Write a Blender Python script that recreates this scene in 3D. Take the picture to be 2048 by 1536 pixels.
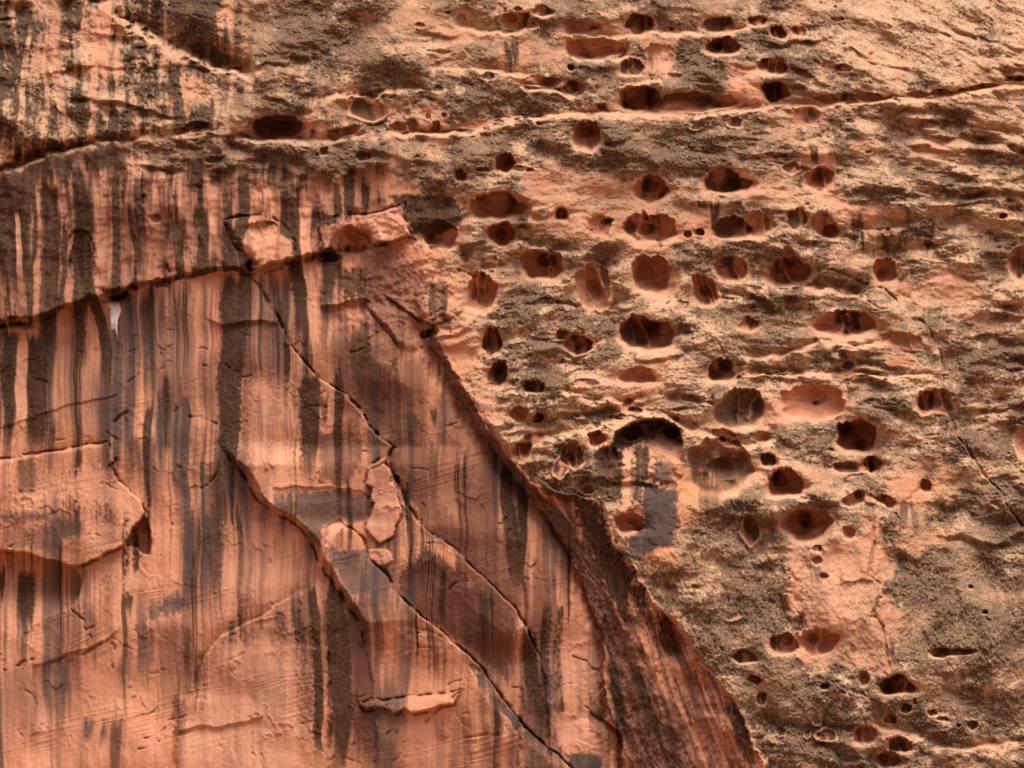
import bpy, math
import numpy as np

# ------------------------------------------------------------------ clear
for o in list(bpy.data.objects):
    bpy.data.objects.remove(o, do_unlink=True)
scene = bpy.context.scene
COL = scene.collection

# ------------------------------------------------------------------ camera
PITCH = math.radians(22.0)
HFOV = math.radians(42.0)
CAM = np.array([0.0, 0.0, 1.7])
cam_d = bpy.data.cameras.new('camera')
cam_d.sensor_fit = 'HORIZONTAL'
cam_d.angle = HFOV
cam_d.clip_start = 0.1
cam_d.clip_end = 5000
cam = bpy.data.objects.new('camera', cam_d)
cam.location = CAM
cam.rotation_euler = (math.radians(90) + PITCH, 0, 0)
COL.objects.link(cam)
scene.camera = cam

# ------------------------------------------------------------------ sky, sun, exposure
SUN_EL, SUN_AZ = 67.0, 26.0      # azimuth: degrees to the right of straight behind the camera
wd = bpy.data.worlds.new('World'); scene.world = wd; wd.use_nodes = True
nt = wd.node_tree; nt.nodes.clear()
sky = nt.nodes.new('ShaderNodeTexSky'); sky.sky_type = 'NISHITA'; sky.sun_disc = False
sky.sun_elevation = math.radians(SUN_EL)
sky.sun_rotation = math.radians(180.0 - SUN_AZ)
sky.air_density = 0.6; sky.dust_density = 6.0; sky.ozone_density = 0.4
bg = nt.nodes.new('ShaderNodeBackground'); bg.inputs['Strength'].default_value = 0.085
wo = nt.nodes.new('ShaderNodeOutputWorld')
nt.links.new(sky.outputs[0], bg.inputs[0]); nt.links.new(bg.outputs[0], wo.inputs[0])
sd = bpy.data.lights.new('sun', 'SUN'); sd.energy = 1.5; sd.angle = math.radians(54); sd.color = (1.0, 0.94, 0.86)
so = bpy.data.objects.new('sun', sd); COL.objects.link(so)
so.rotation_euler = (math.radians(90.0 - SUN_EL), 0, math.radians(SUN_AZ))
so.location = (10, -20, 60)
vs = scene.view_settings
vs.view_transform = 'Standard'; vs.look = 'None'; vs.gamma = 1.0; vs.use_curve_mapping = False
vs.exposure = 1.13
scene.render.engine = 'CYCLES'
scene.cycles.max_bounces = 6; scene.cycles.diffuse_bounces = 4

# ================================================================== numpy helpers
f32 = np.float32
PXM = 0.0145           # metres of cliff per photograph pixel
Y0 = 36.0              # distance of the wall from the viewer


def axis(a, b, step, lo, hi, grow, mx):
    core = list(np.arange(a, b + step * .5, step))
    left, s, x = [], step, a
    while x > lo:
        s = min(s * grow, mx); x -= s; left.append(x)
    right, s, x = [], step, core[-1]
    while x < hi:
        s = min(s * grow, mx); x += s; right.append(x)
    return np.array(left[::-1] + core + right, dtype=f32)


UA = axis(-14, 2062, 1.8, -620, 2680, 1.03, 22)
VA = axis(-14, 1550, 1.8, -620, 2030, 1.03, 22)
NU, NV = len(UA), len(VA)
U0, V0 = np.meshgrid(UA, VA)          # true pixel coordinates of the vertices

_rng = np.random.RandomState(7)
_P = _rng.permutation(256).astype(np.int32)
_P2 = np.concatenate([_P, _P])
_ang = _rng.rand(256) * 2 * np.pi
_GX = np.cos(_ang).astype(f32); _GY = np.sin(_ang).astype(f32)


def perlin(x, y, seed=0):
    x = np.asarray(x, f32) + f32(seed * 17.31 + 100); y = np.asarray(y, f32) + f32(seed * 9.77 + 100)
    x, y = np.broadcast_arrays(x, y)
    xf0 = np.floor(x); yf0 = np.floor(y)
    xi = xf0.astype(np.int32) & 255; yi = yf0.astype(np.int32) & 255
    xf = x - xf0; yf = y - yf0
    u = xf * xf * xf * (xf * (xf * 6 - 15) + 10)
    v = yf * yf * yf * (yf * (yf * 6 - 15) + 10)
    xi1 = (xi + 1) & 255; yi1 = (yi + 1) & 255
    pa = _P2[xi]; pb = _P2[xi1]

    def g(h, a, b):
        return _GX[h] * a + _GY[h] * b
    n00 = g(_P2[pa + yi], xf, yf); n10 = g(_P2[pb + yi], xf - 1, yf)
    n01 = g(_P2[pa + yi1], xf, yf - 1); n11 = g(_P2[pb + yi1], xf - 1, yf - 1)
    a = n00 + u * (n10 - n00); b = n01 + u * (n11 - n01)
    return (a + v * (b - a)) * f32(1.5)


_VT = _rng.rand(256).astype(f32)


def vnoise(x, y, seed=0):
    x = np.asarray(x, f32) + f32(seed * 13.37 + 50); y = np.asarray(y, f32) + f32(seed * 7.91 + 50)
    xf0 = np.floor(x); yf0 = np.floor(y)
    xi = xf0.astype(np.int32) & 255; yi = yf0.astype(np.int32) & 255
    xf = x - xf0; yf = y - yf0
    u = xf * xf * (3 - 2 * xf); v = yf * yf * (3 - 2 * yf)
    pa = _P2[xi]; pb = _P2[(xi + 1) & 255]; y1 = (yi + 1) & 255
    a = _VT[_P2[pa + yi]]; b = _VT[_P2[pb + yi]]; c = _VT[_P2[pa + y1]]; d = _VT[_P2[pb + y1]]
    a = a + u * (b - a); c = c + u * (d - c)
    return (a + v * (c - a)) * 2 - 1


def hair(x, y, seed, fs=(1, 2.17, 4.63), g=.75):
    x = x + f32(1.7) * vnoise(x / 5.3, y * .3, seed + 40); t = 0; a = 1.; o = 0
    for i, f in enumerate(fs):
        o = o + f32(a) * vnoise(x * f32(f), y * f32(1 + .4 * i), seed + 5 * i); t += a; a *= g
    return o / f32(t)


def fbm(x, y, octv=3, seed=0, gain=.5):
    s = perlin(x, y, seed); a = 1.0; t = 1.0
    for i in range(1, octv):
        a *= gain; t += a
        s = s + f32(a) * perlin(x * f32(2.03 ** i), y * f32(2.03 ** i), seed + 3 * i)
    return s / f32(t) * f32(1.3)


def sst(a, b, x):
    t = np.clip((x - a) / (b - a), 0, 1)
    return t * t * (3 - 2 * t)


def win(x0, x1, y0, y1):
    i0 = max(0, np.searchsorted(UA, x0)); i1 = min(NU, np.searchsorted(UA, x1))
    j0 = max(0, np.searchsorted(VA, y0)); j1 = min(NV, np.searchsorted(VA, y1))
    return slice(j0, j1), slice(i0, i1)


def boxblur(A, r):
    def one(a, ax):
        pad = [(0, 0), (0, 0)]; pad[ax] = (r + 1, r)
        c = np.cumsum(np.pad(a, pad, mode='edge'), axis=ax, dtype=np.float64)
        n = a.shape[ax]
        hi = np.take(c, np.arange(2 * r + 1, 2 * r + 1 + n), axis=ax)
        lo = np.take(c, np.arange(0, n), axis=ax)
        return ((hi - lo) / (2 * r + 1)).astype(f32)
    return one(one(A, 0), 1)


def lineX(pts, v):          # x of a steep line at height v
    p = np.array(pts, float); return np.interp(v, p[:, 1], p[:, 0]).astype(f32)


def lineY(pts, u):          # y of a flat line at column u
    p = np.array(pts, float); return np.interp(u, p[:, 0], p[:, 1]).astype(f32)


def poly_sdf(pts, x, y):    # >0 inside
    p = np.array(pts, f32); n = len(p)
    d = np.full(x.shape, 1e9, f32); ins = np.zeros(x.shape, bool)
    for i in range(n):
        a = p[i]; b = p[(i + 1) % n]
        ex, ey = b - a; wx = x - a[0]; wy = y - a[1]
        t = np.clip((wx * ex + wy * ey) / (ex * ex + ey * ey + 1e-6), 0, 1)
        d = np.minimum(d, (wx - ex * t) ** 2 + (wy - ey * t) ** 2)
        c = ((a[1] <= y) & (b[1] > y)) | ((b[1] <= y) & (a[1] > y))
        if abs(ey) > 1e-6:
            ins ^= c & (x < a[0] + (y - a[1]) / ey * ex)
    d = np.sqrt(d)
    return np.where(ins, d, -d)


# small irregular warp: every traced edge follows it, so no outline is a clean curve
WX = fbm(U0 / 46, V0 / 46, 4, 1, .55) * f32(7)
WY = fbm(U0 / 46, V0 / 46, 4, 2, .55) * f32(6)
U = U0 + WX; V = V0 + WY
US = U0 + fbm(U0 / 60, V0 / 60, 2, 1) * f32(5); VS = V0 + fbm(U0 / 60, V0 / 60, 2, 2) * f32(4)
del WX, WY

# ================================================================== lines traced on the cliff
L1 = [(-700, 470), (-100, 372), (0, 341), (40, 328), (75, 310), (100, 300), (150, 292), (200, 283), (240, 277), (350, 268), (430, 263),
      (500, 271), (560, 277), (640, 278), (700, 270), (750, 264), (830, 265), (900, 262), (960, 255), (985, 245), (1000, 240),
      (1050, 235), (1100, 227), (1165, 220), (1182, 222), (1240, 223), (1440, 227), (1480, 218), (1530, 210), (1600, 203),
      (1650, 206), (1740, 201), (1800, 193), (1860, 195), (1930, 180), (2000, 168), (2048, 166), (2700, 90)]
L2 = [(-700, 720), (0, 655), (60, 650), (100, 632), (150, 613), (180, 599), (205, 606), (240, 600), (262, 578), (300, 573), (330, 566),
      (400, 550), (445, 546), (500, 546), (590, 525), (610, 519), (660, 512), (690, 505), (720, 502), (760, 495), (800, 484), (840, 470)]
JA = [(770, 262), (790, 340), (800, 400), (812, 440), (822, 480), (830, 540), (835, 600), (846, 650), (862, 700), (894, 760), (928, 815), (956, 860), (982, 895), (1012, 940), (1050, 985),
      (1090, 1035), (1130, 1090), (1146, 1130), (1163, 1175), (1183, 1220), (1203, 1265), (1207, 1440), (1238, 1470), (1242, 1540), (1250, 2050)]
JB = [(771, 262), (791, 340), (801, 400), (813, 440), (823, 480), (831, 540), (838, 600), (860, 655), (880, 700), (908, 745), (943, 802), (972, 850), (1003, 892), (1055, 957), (1082, 987), (1118, 1017), (1153, 1055),
      (1202, 1135), (1222, 1190), (1246, 1258), (1290, 1310), (1330, 1400), (1370, 1480), (1400, 1540), (1500, 2050)]
JC = [(772, 262), (792, 340), (802, 400), (814, 440), (824, 480), (832, 540), (839, 600), (861, 655), (882, 700), (910, 745), (945, 802), (975, 850), (1007, 892), (1060, 952), (1120, 985), (1195, 1000),
      (1206, 1040), (1222, 1085), (1250, 1122), (1273, 1143), (1298, 1184), (1320, 1217), (1340, 1236), (1375, 1280), (1396, 1318), (1418, 1355),
      (1450, 1372), (1466, 1390), (1482, 1422), (1493, 1455), (1509, 1499), (1533, 1528), (1720, 2050)]
CA = [(438, 800), (440, 893), (456, 908), (482, 935), (498, 965), (520, 1000), (545, 1018), (575, 1038), (600, 1052), (628, 1090), (640, 1120),
      (655, 1150), (680, 1185), (705, 1225), (722, 1246), (735, 1310), (748, 1345), (760, 1536)]
CB = [(480, 520), (500, 552), (520, 575), (540, 620), (575, 680), (600, 712), (634, 752), (655, 766), (688, 788), (720, 820), (745, 862), (764, 880), (786, 893),
      (777, 910), (768, 926), (784, 945), (796, 962), (802, 980), (812, 1004), (830, 1037), (847, 1056), (880, 1078), (905, 1095), (926, 1115), (946, 1137),
      (968, 1157), (988, 1177), (1005, 1195), (1030, 1218), (1042, 1240), (1062, 1290), (1080, 1316), (1150, 1536)]
CC = [(655, 1040), (680, 1046), (722, 1075), (742, 1120), (772, 1153), (784, 1176), (828, 1223), (864, 1250), (905, 1283), (937, 1313), (965, 1335),
      (981, 1362), (994, 1384), (1019, 1417), (1041, 1441), (1080, 1482), (1109, 1506), (1150, 1540), (1260, 1650)]

yL1 = lineY(L1, U); yL2 = lineY(L2, U)
rag = fbm(U0 / 34, V0 / 34, 4, 20, .6) * sst(560, 680, V0)
xA = lineX(JA, V) + f32(8) * rag; xB = lineX(JB, V) + f32(9) * rag; xC = lineX(JC, V) + f32(15) * fbm(U0 / 40, V0 / 40, 4, 22, .6) * sst(560, 680, V0)
xC = np.maximum(xC, xB + 1)
xa = lineX(CA, V); xb = lineX(CB, V); xc = lineX(CC, V)
# between A, B and C: the flank of the buttress
tAB = np.clip((U - xA) / np.maximum(xB - xA, 3), 0, 1)
tBC = np.clip((U - xB) / np.maximum(xC - xB, 3), 0, 1)
UPPER = sst(3, -3, V - yL1)
wj = np.interp(V, [250, 420, 560, 690], [120, 80, 50, 1.5]).astype(f32)
BUTT = sst(-1, 1, (U - xB + f32(1.2) * (wj - f32(1.5)) * fbm(U0 / 50, V0 / 50, 3, 16)) / wj) * (1 - UPPER)             # buttress (flank B-C included)
WALL = (1 - BUTT) * (1 - UPPER)
MID = WALL * sst(2, -2, V - yL2) * (U < 845)        # band between the two bedding planes
LOWER = WALL - MID
FLANK = (tAB > .02) * (tBC < .98) * (V > 640) * (1 - UPPER)

# ================================================================== relief D (metres towards the viewer)
hpx = np.maximum(1536 - V0, -500)
back = f32(.05) * hpx * PXM + f32(.20) * hpx * PXM * sst(0, 900, U0 - xC)
up = np.maximum(0, yL1 - V0)
back = back + up * PXM * (f32(.42) + f32(.35) * sst(1250, 2050, U0)) + np.maximum(0, -V0) * PXM * f32(.5)
back = back + np.maximum(0, -150 - V0) * PXM * f32(1.2)
D = np.zeros_like(U)
# big soft undulation
D += fbm(U0 / 420, V0 / 330, 3, 11) * f32(.42)
D += fbm(U0 / 120, V0 / 95, 2, 12) * f32(.14) * (f32(.35) + f32(.65) * np.maximum(BUTT, UPPER))

# main joint: the buttress stands proud of the varnished wall
Hj = np.interp(V0, [560, 640, 700, 800, 900, 1150, 1500, 2050], [0, .25, .5, .72, .9, 1.4, 1.9, 2.3]).astype(f32)
kB = np.where(V > 990, .42, 1.0).astype(f32)
kB = boxblur(kB, 8)
D += Hj * (tAB * kB + tBC * tBC * (1 - kB)) * (1 - UPPER)
# the corner is hollowed out on the wall's side
D -= Hj * f32(.32) * np.exp(-np.abs(U - xA) / 20) * (U < xA + 4) * (1 - UPPER) * (V > 600)

DARK = np.zeros_like(U)     # brown lichen / varnish, also shade painted in hollows and recesses
GREY = np.zeros_like(U)     # blue-grey varnish
PURP = np.zeros_like(U)     # thin purple-brown varnish, also shade painted along crack and joint
PALE = np.zeros_like(U)     # pale streaks and fresh faces
ORNG = np.zeros_like(U)     # orange lichen / iron
WHITE = np.zeros_like(U)
TAN = np.zeros_like(U)      # weathered tan crust, also light painted on lips and sills
CRUX = np.zeros_like(U)     # extra dark crust
LIPM = np.zeros_like(U)     # worn ledge edges and sills, kept pale as painted top light


def sub(s):
    return U[s], V[s]


def lip(pts, h, w0=7, upd=16, x0=None, x1=None, taper=25, tan=.8):
    """bedding ledge: rock above the line is set back, the ledge top shows below the line"""
    w = w0 * 1.35
    x0 = pts[0][0] if x0 is None else x0; x1 = pts[-1][0] if x1 is None else x1
    ys = [p[1] for p in pts]
    um = upd if np.isscalar(upd) else max(q[1] for q in upd)
    s = win(x0 - 10, x1 + 10, min(ys) - um * 6 - 20, max(ys) + w * 3 + 20)
    u, v = sub(s)
    dv = v - lineY(pts, u)
    hh = h if np.isscalar(h) else np.interp(u, [q[0] for q in h], [q[1] for q in h]).astype(f32)
    hh = hh * sst(x0, x0 + taper, u) * sst(x1, x1 - taper, u) * f32(1.0 if x1 - x0 > 1500 else 1.5)
    upd_ = upd if np.isscalar(upd) else np.interp(u, [q[0] for q in upd], [q[1] for q in upd]).astype(f32)
    w = w * (f32(1.) + f32(.75) * perlin(u / 38, v * 0 + ys[0], 14))
    prof = np.where(dv < 0, np.exp(np.minimum(dv, 0) / upd_), 1 - sst(0, 1, dv / w))
    D[s] -= hh * prof
    worn_lit = tan * np.exp(-((dv - w * .55) / (w * .8)) ** 2) * sst(0.02, .15, hh) * sst(-.5, .25, fbm(u / 20, v / 9, 3, 15))  # paler ledge top: weathering plus light from above painted in
    TAN[s] = np.maximum(TAN[s], worn_lit); LIPM[s] = np.maximum(LIPM[s], worn_lit)


def over(pts, h, w=5, dec=60, x0=None, x1=None, taper=20):
    """overhang: rock above the line is proud of the rock below, its underside shows above the line"""
    x0 = pts[0][0] if x0 is None else x0; x1 = pts[-1][0] if x1 is None else x1
    ys = [p[1] for p in pts]
    s = win(x0 - 10, x1 + 10, min(ys) - dec * 5 - 20, max(ys) + 20)
    u, v = sub(s)
    dv = v - lineY(pts, u)
    hh = h if np.isscalar(h) else np.interp(u, [q[0] for q in h], [q[1] for q in h]).astype(f32)
    hh = hh * sst(x0, x0 + taper, u) * sst(x1, x1 - taper, u)
    D[s] += hh * np.where(dv < 0, np.exp(np.minimum(dv + w, 0) / dec), 0) * sst(0, -w, dv)


def edge(pts, h, side, w=4, dec=50, taper=25, y0=None, y1=None):
    """steep slab edge x(y): side=+1 the rock right of the line is proud, -1 the rock left of it"""
    y0 = pts[0][1] if y0 is None else y0; y1 = pts[-1][1] if y1 is None else y1
    xs = [p[0] for p in pts if y0 - 60 <= p[1] <= y1 + 60] or [p[0] for p in pts]
    m = dec * 5 + 30
    s = win(min(xs) - (m if side < 0 else 30), max(xs) + (m if side > 0 else 30), y0 - 5, y1 + 5)
    u, v = sub(s)
    d = (u - lineX(pts, v)) * side * f32(.75)
    hh = h if np.isscalar(h) else np.interp(v, [q[0] for q in h], [q[1] for q in h]).astype(f32)
    hh = hh * sst(y0, y0 + taper, v) * sst(y1, y1 - taper, v)
    D[s] += hh * sst(0, w, d) * np.exp(-np.maximum(d - w, 0) / dec)
    D[s] -= np.minimum(hh * f32(.9), f32(.22)) * np.exp(-((d + f32(1.6)) / f32(2.2)) ** 2) * sst(-.35, .25, fbm(u / 26, v / 26, 2, 13))


def groove(pts, dep, w=2.2):
    p = np.array(pts, f32)
    s = win(p[:, 0].min() - 15, p[:, 0].max() + 15, p[:, 1].min() - 15, p[:, 1].max() + 15)
    u, v = sub(s)
    d = np.full(u.shape, 1e9, f32)
    for a, b in zip(p[:-1], p[1:]):
        ex, ey = b - a
        t = np.clip(((u - a[0]) * ex + (v - a[1]) * ey) / (ex * ex + ey * ey + 1e-6), 0, 1)
        d = np.minimum(d, (u - a[0] - ex * t) ** 2 + (v - a[1] - ey * t) ** 2)
    vary = sst(-.45, .35, fbm(u / 17, v / 17, 2, 17))
    D[s] -= dep * f32(1.25) * vary * np.exp(-d / (w * w * (f32(.45) + f32(1.1) * vary)))


def plate(pts, h, w=4, fade=None, soft=0):
    """a slab (h>0) or a spalled recess (h<0) with a traced outline; fade=(x,y,nx,ny,len): height falls off along that direction"""
    p = np.array(pts, f32)
    s = win(p[:, 0].min() - 25, p[:, 0].max() + 25, p[:, 1].min() - 25, p[:, 1].max() + 25)
    u, v = sub(s)
    sdp = poly_sdf(pts, u, v)
    m = sst(-w * .3, w, sdp)
    if fade:
        m = m * sst(0, 1, 1 - ((u - fade[0]) * fade[2] + (v - fade[1]) * fade[3]) / fade[4])
    D[s] += h * m
    if h > 0: D[s] -= min(h * .9, .16) * np.exp(-((sdp + f32(1.8)) / f32(2.0)) ** 2) * sst(-.3, .3, fbm(u / 24, v / 24, 2, 13))


SX = U0 + f32(5) * perlin(U0 / 170, V0 / 120, 28) + f32(2) * perlin(U0 / 60, V0 / 45, 29)      # water wanders over the relief
HAIR = hair(SX / 7, V0 / 520, 70, (1, 2.3), .8)             # hairline run-off structure shared by all stains
HAIR2 = hair(SX / 24, V0 / 700, 73)
FLECK = fbm(U0 / 7, V0 / 8, 3, 77, .6)


HOLES = []      # (cx, cy, rx, ry, rot) for the parts
_hr = np.random.RandomState(3)


def hole_r(u, v, cx, cy, rx, ry, rot, flat, pw):
    ca, sa = math.cos(math.radians(rot)), math.sin(math.radians(rot))
    x = ((u - cx) * ca + (v - cy) * sa) / rx
    y = (-(u - cx) * sa + (v - cy) * ca) / ry
    yf_ = np.where(y > 0, y * (1 + flat), y)
    g = np.random.RandomState(int(cx * 7 + cy * 13) % 9973)
    rr = (np.abs(x) ** pw + np.abs(yf_) ** pw + 1e-6) ** (1 / pw)
    if min(rx, ry) > 10:
        for i in range(2):
            ang = g.uniform(0, 6.28); of = g.uniform(.4, .6); sz = g.uniform(.42, .58)
            q = np.sqrt(((x - of * math.cos(ang)) * g.uniform(.85, 1.3)) ** 2 + ((yf_ - of * math.sin(ang)) * g.uniform(.85, 1.3)) ** 2) / f32(sz)
            rr = np.minimum(rr * f32(1.06), f32(.25) + f32(.75) * q) if i else np.minimum(rr * f32(1.10), f32(.25) + f32(.75) * q)
    a = np.arctan2(yf_, x)
    wob = 1 + f32(.22) * perlin(np.cos(a) * 1.1 + cx, np.sin(a) * 1.1 + cy, 5) + f32(.07) * perlin(x * 2.8 + cx, y * 2.8 + cy, 6) + f32(.11) * perlin(x * 4.6 + cx, y * 1.6 + cy, 24) * sst(.2, -.5, y)
    r = rr * wob * f32(.84)
    return x, y, r


def hole(cx, cy, rx, ry, c=.95, rot=0., tone=None, part=True, flat=0., pw=2.2, crusty=False):
    """a weathered hollow: sharp roof, bowl behind, rounded bright sill"""
    R = max(rx, ry) * 2.4 + 14
    s = win(cx - R, cx + R, cy - R, cy + R)
    u, v = US[s], VS[s]
    x, y, r = hole_r(u, v, cx, cy, rx, ry, rot, flat, pw)
    mr = min(rx, ry)
    dep = 1.12 * c * 2 * min(mr, 34) ** .5 * min(mr, 60) ** .5 * PXM
    ins = np.clip(1 - r, 0, 1)
    prof = np.clip(1 - (1 - ins) ** 2.4, 0, 1) ** .42
    tilt = np.clip(1.0 - .22 * y, .25, 1.5)
    # shallow funnel around the hollow, then the hollow itself
    if c > .38 and mr > 8:
        D[s] -= dep * f32(.48) * np.exp(-np.maximum(r - .9, 0) ** 2 / .24) * sst(-1.5, .7, y)
        ROUGH[s] *= 1 - f32(.5) * np.exp(-np.maximum(r - .9, 0) ** 2 / .05)
    D[s] -= dep * prof * tilt
    if mr > 15:
        g = np.random.RandomState(int(cx * 3 + cy * 5) % 9973)
        if g.rand() < .75:      # a smaller bowl worn into the back wall
            q = np.hypot((x - g.uniform(-.4, .4)) / g.uniform(.35, .55), (y - g.uniform(-.35, .25)) / g.uniform(.4, .6))
            D[s] -= dep * g.uniform(.25, .5) * np.clip(1 - q * q, 0, 1) ** .5 * (r < 1)
        for i in range(g.randint(0, 3)):   # ribs of harder rock left standing
            x0 = g.uniform(-.6, .6); lean = g.uniform(-.25, .25)
            D[s] += dep * g.uniform(.25, .55) * prof * np.exp(-((x - x0 - lean * y + f32(.12) * perlin(y * 2.2 + cx, y * 0 + i, 23)) / g.uniform(.09, .2)) ** 2) * (r < 1)
    D[s] += dep * prof * f32(.22) * perlin(x * 1.7 + cx, y * 1.3 + cy, 8) * (r < 1)
    D[s] += f32(.05) * prof * fbm(u / 30 + cx, v / 5.5, 3, 10, .6) * (mr > 9)
    out = np.exp(-np.maximum(r - 1, 0) / .14) * (r >= 1) + (r < 1)
    D[s] -= dep * f32(.13) * out * sst(-.9, .9, y) * (r < 1.8)
    rim = np.exp(-((r - 1.14) / .15) ** 2) * sst(-.3, .8, y)  # only the lower sill is lightened: wear plus painted light
    TAN[s] = np.maximum(TAN[s], f32(.75) * rim * (c > .4)); LIPM[s] = np.maximum(LIPM[s], f32(.8) * rim * (c > .4))
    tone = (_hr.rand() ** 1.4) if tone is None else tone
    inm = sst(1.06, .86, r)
    nn = f32(.8) * perlin(u / (rx * .9) + cx, v / (ry * 2.5) + cy, 9) + f32(.10) * FLECK[s] - f32(.15) * y  # lichen tone of the hollow, darkened towards the roof as painted shade
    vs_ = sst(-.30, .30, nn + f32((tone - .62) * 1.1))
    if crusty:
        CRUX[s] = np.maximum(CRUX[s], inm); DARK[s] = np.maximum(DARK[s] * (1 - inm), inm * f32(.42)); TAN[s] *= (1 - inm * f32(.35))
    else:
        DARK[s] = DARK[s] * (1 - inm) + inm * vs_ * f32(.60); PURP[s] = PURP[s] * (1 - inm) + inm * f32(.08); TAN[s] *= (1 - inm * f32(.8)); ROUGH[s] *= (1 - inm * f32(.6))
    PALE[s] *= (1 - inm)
    if part:
        HOLES.append((cx, cy, rx, ry, rot, flat, pw))


# ---------------------------------------------------------------- rough bedding of the buttress and the upper cliff
# bedding follows a slope field; integrate it so that the strata bend
cu = np.array([(300, 150, .02), (700, 120, -.03), (1100, 150, 0), (1500, 150, .08), (1900, 60, .38), (2000, 250, .22), (1900, 450, .05),
               (1100, 620, -.25), (1250, 700, -.05), (1600, 620, .02), (1950, 750, -.2), (1350, 850, .05), (1150, 870, -.35), (1600, 900, .25), (1420, 1150, -.07),
               (1480, 1260, .08), (1900, 1150, .0), (1900, 1450, -.05), (1650, 1400, .05), (1300, 1200, -.05)], f32)
num = np.zeros_like(U); den = np.full_like(U, 1e-4)
for (cx, cy, sl) in cu:
    wgt = np.exp(-((U0 - cx) ** 2 + (V0 - cy) ** 2) / (2 * 170.0 ** 2)); num += wgt * f32(sl); den += wgt
slope = num / den
duv = np.diff(UA, prepend=UA[0]).astype(f32)
bed = np.cumsum(slope * duv[None, :], axis=1)
NB = V0 - bed
del num, den, slope
ROUGH = np.maximum(BUTT * sst(-4, 12, U - xC), UPPER)
ROUGH = ROUGH * (f32(.72) + f32(.38) * fbm(U0 / 130, V0 / 90, 2, 21))
# smoother salmon areas inside the rough zones
SMOOTH = [
    ([(1285, 960), (1310, 930), (1345, 925), (1355, 1040), (1345, 1096), (1262, 1122), (1254, 1078), (1285, 1060)], 1.25, .0),
    ([(778, 388), (830, 384), (900, 390), (930, 420), (915, 460), (850, 472), (815, 462), (805, 430)], 1.1, .0),
    ([(1040, 350), (1100, 325), (1240, 362), (1300, 350), (1422, 415), (1425, 470), (1345, 505), (1250, 485), (1150, 492), (1110, 500), (1060, 480), (1040, 430)], .85, .0),
    ([(800, 470), (940, 500), (1000, 518), (935, 560), (928, 620), (962, 640), (975, 770), (1010, 800), (990, 890), (900, 750), (850, 650), (800, 560)], .95, .0),
    ([(1572, 1090), (1700, 1085), (1745, 1020), (1772, 1005), (1785, 1150), (1800, 1260), (1790, 1330), (1775, 1355), (1720, 1345), (1600, 1325), (1575, 1230)], .92, .06),
    ([(1765, 1000), (1810, 960), (1900, 925), (1928, 960), (1910, 1005), (1875, 1012), (1880, 1065), (1850, 1092), (1800, 1105), (1780, 1060)], .6, .75),
    ([(1495, 345), (1560, 322), (1600, 340), (1612, 380), (1595, 425), (1520, 428), (1480, 400)], .8, .0),
    ([(1600, 275), (1655, 275), (1668, 330), (1690, 430), (1660, 440), (1640, 380), (1605, 330)], .7, .0),
    ([(1680, 400), (1760, 398), (1840, 425), (1830, 455), (1740, 455), (1690, 445)], .7, .0),
    ([(1800, 545), (1900, 548), (2005, 590), (1985, 622), (1880, 645), (1835, 622), (1800, 580)], .75, .1),
    ([(1690, 540), (1800, 560), (1870, 690), (1900, 700), (1880, 720), (1800, 640), (1740, 585)], .6, .0),
    ([(1000, 330), (1060, 320), (1040, 440), (1000, 500), (930, 520), (900, 495), (960, 470)], .35, .0),
    ([(1180, 50), (1240, 60), (1250, 110), (1140, 110), (1130, 60)], .6, .0),
    ([(1290, 85), (1345, 85), (1350, 155), (1290, 155)], .85, .0),
    ([(1455, 120), (1500, 110), (1530, 150), (1528, 205), (1480, 215), (1455, 190)], .85, .05),
    ([(1560, 770), (1690, 770), (1690, 838), (1570, 842), (1520, 880), (1500, 870)], .8, .1),
    ([(1215, 880), (1270, 870), (1350, 880), (1375, 960), (1370, 1090), (1280, 1130), (1215, 1060)], .75, .15),
    ([(1600, 930), (1720, 940), (1760, 1000), (1690, 1010), (1610, 985)], .75, .0),
    ([(1760, 930), (1860, 930), (1850, 990), (1790, 1010), (1750, 980)], .5, .1),
    ([(1270, 720), (1340, 700), (1330, 760), (1300, 800), (1220, 800), (1225, 740)], .6, .0),
    ([(625, 205), (645, 200), (648, 275), (610, 275)], .8, .0),
    ([(770, 200), (880, 195), (900, 262), (780, 265)], .8, .0),
    ([(770, 10), (960, 0), (1000, 60), (900, 110), (780, 90)], .55, .0),
    ([(985, 70), (1010, 60), (1060, 62), (1125, 100), (1110, 140), (985, 140)], .55, .0),
]
for pts, k, og in SMOOTH:
    p = np.array(pts, f32)
    s = win(p[:, 0].min() - 40, p[:, 0].max() + 40, p[:, 1].min() - 40, p[:, 1].max() + 40)
    u, v = sub(s)
    m = sst(-14, 14, poly_sdf(pts, u, v) + f32(24) * fbm(u / 24, v / 30, 4, 31, .65) + f32(30) * fbm(u / 60, v / 50, 2, 35)) * f32(k) * (f32(.82) + f32(.26) * fbm(u / 14, v / 18, 3, 32))
    ROUGH[s] *= np.clip(1 - m * f32(.72), .05, 1)
    ORNG[s] = np.maximum(ORNG[s], m * f32(og))
# vertical clean streaks in the upper-left wall
UL = UPPER * sst(560, 420, U0)
stk = fbm(U0 / 30 + .3 * perlin(U0 / 40, V0 / 90, 4), V0 / 420, 3, 33)
ROUGH *= 1 - UL * f32(.55) * sst(-.12, .32, stk)
# the top of the streaked band carries the same crust as the cliff above
MTOP = WALL * (U0 < 1000) * sst(120, 30, V0 - yL1 + f32(60) * fbm(U0 / 55, V0 / 40, 3, 34)) * sst(180, 330, U0) * (V0 < 470)
ROUGH = np.clip(np.maximum(ROUGH, MTOP * f32(.85)), 0, 1.1)

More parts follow.
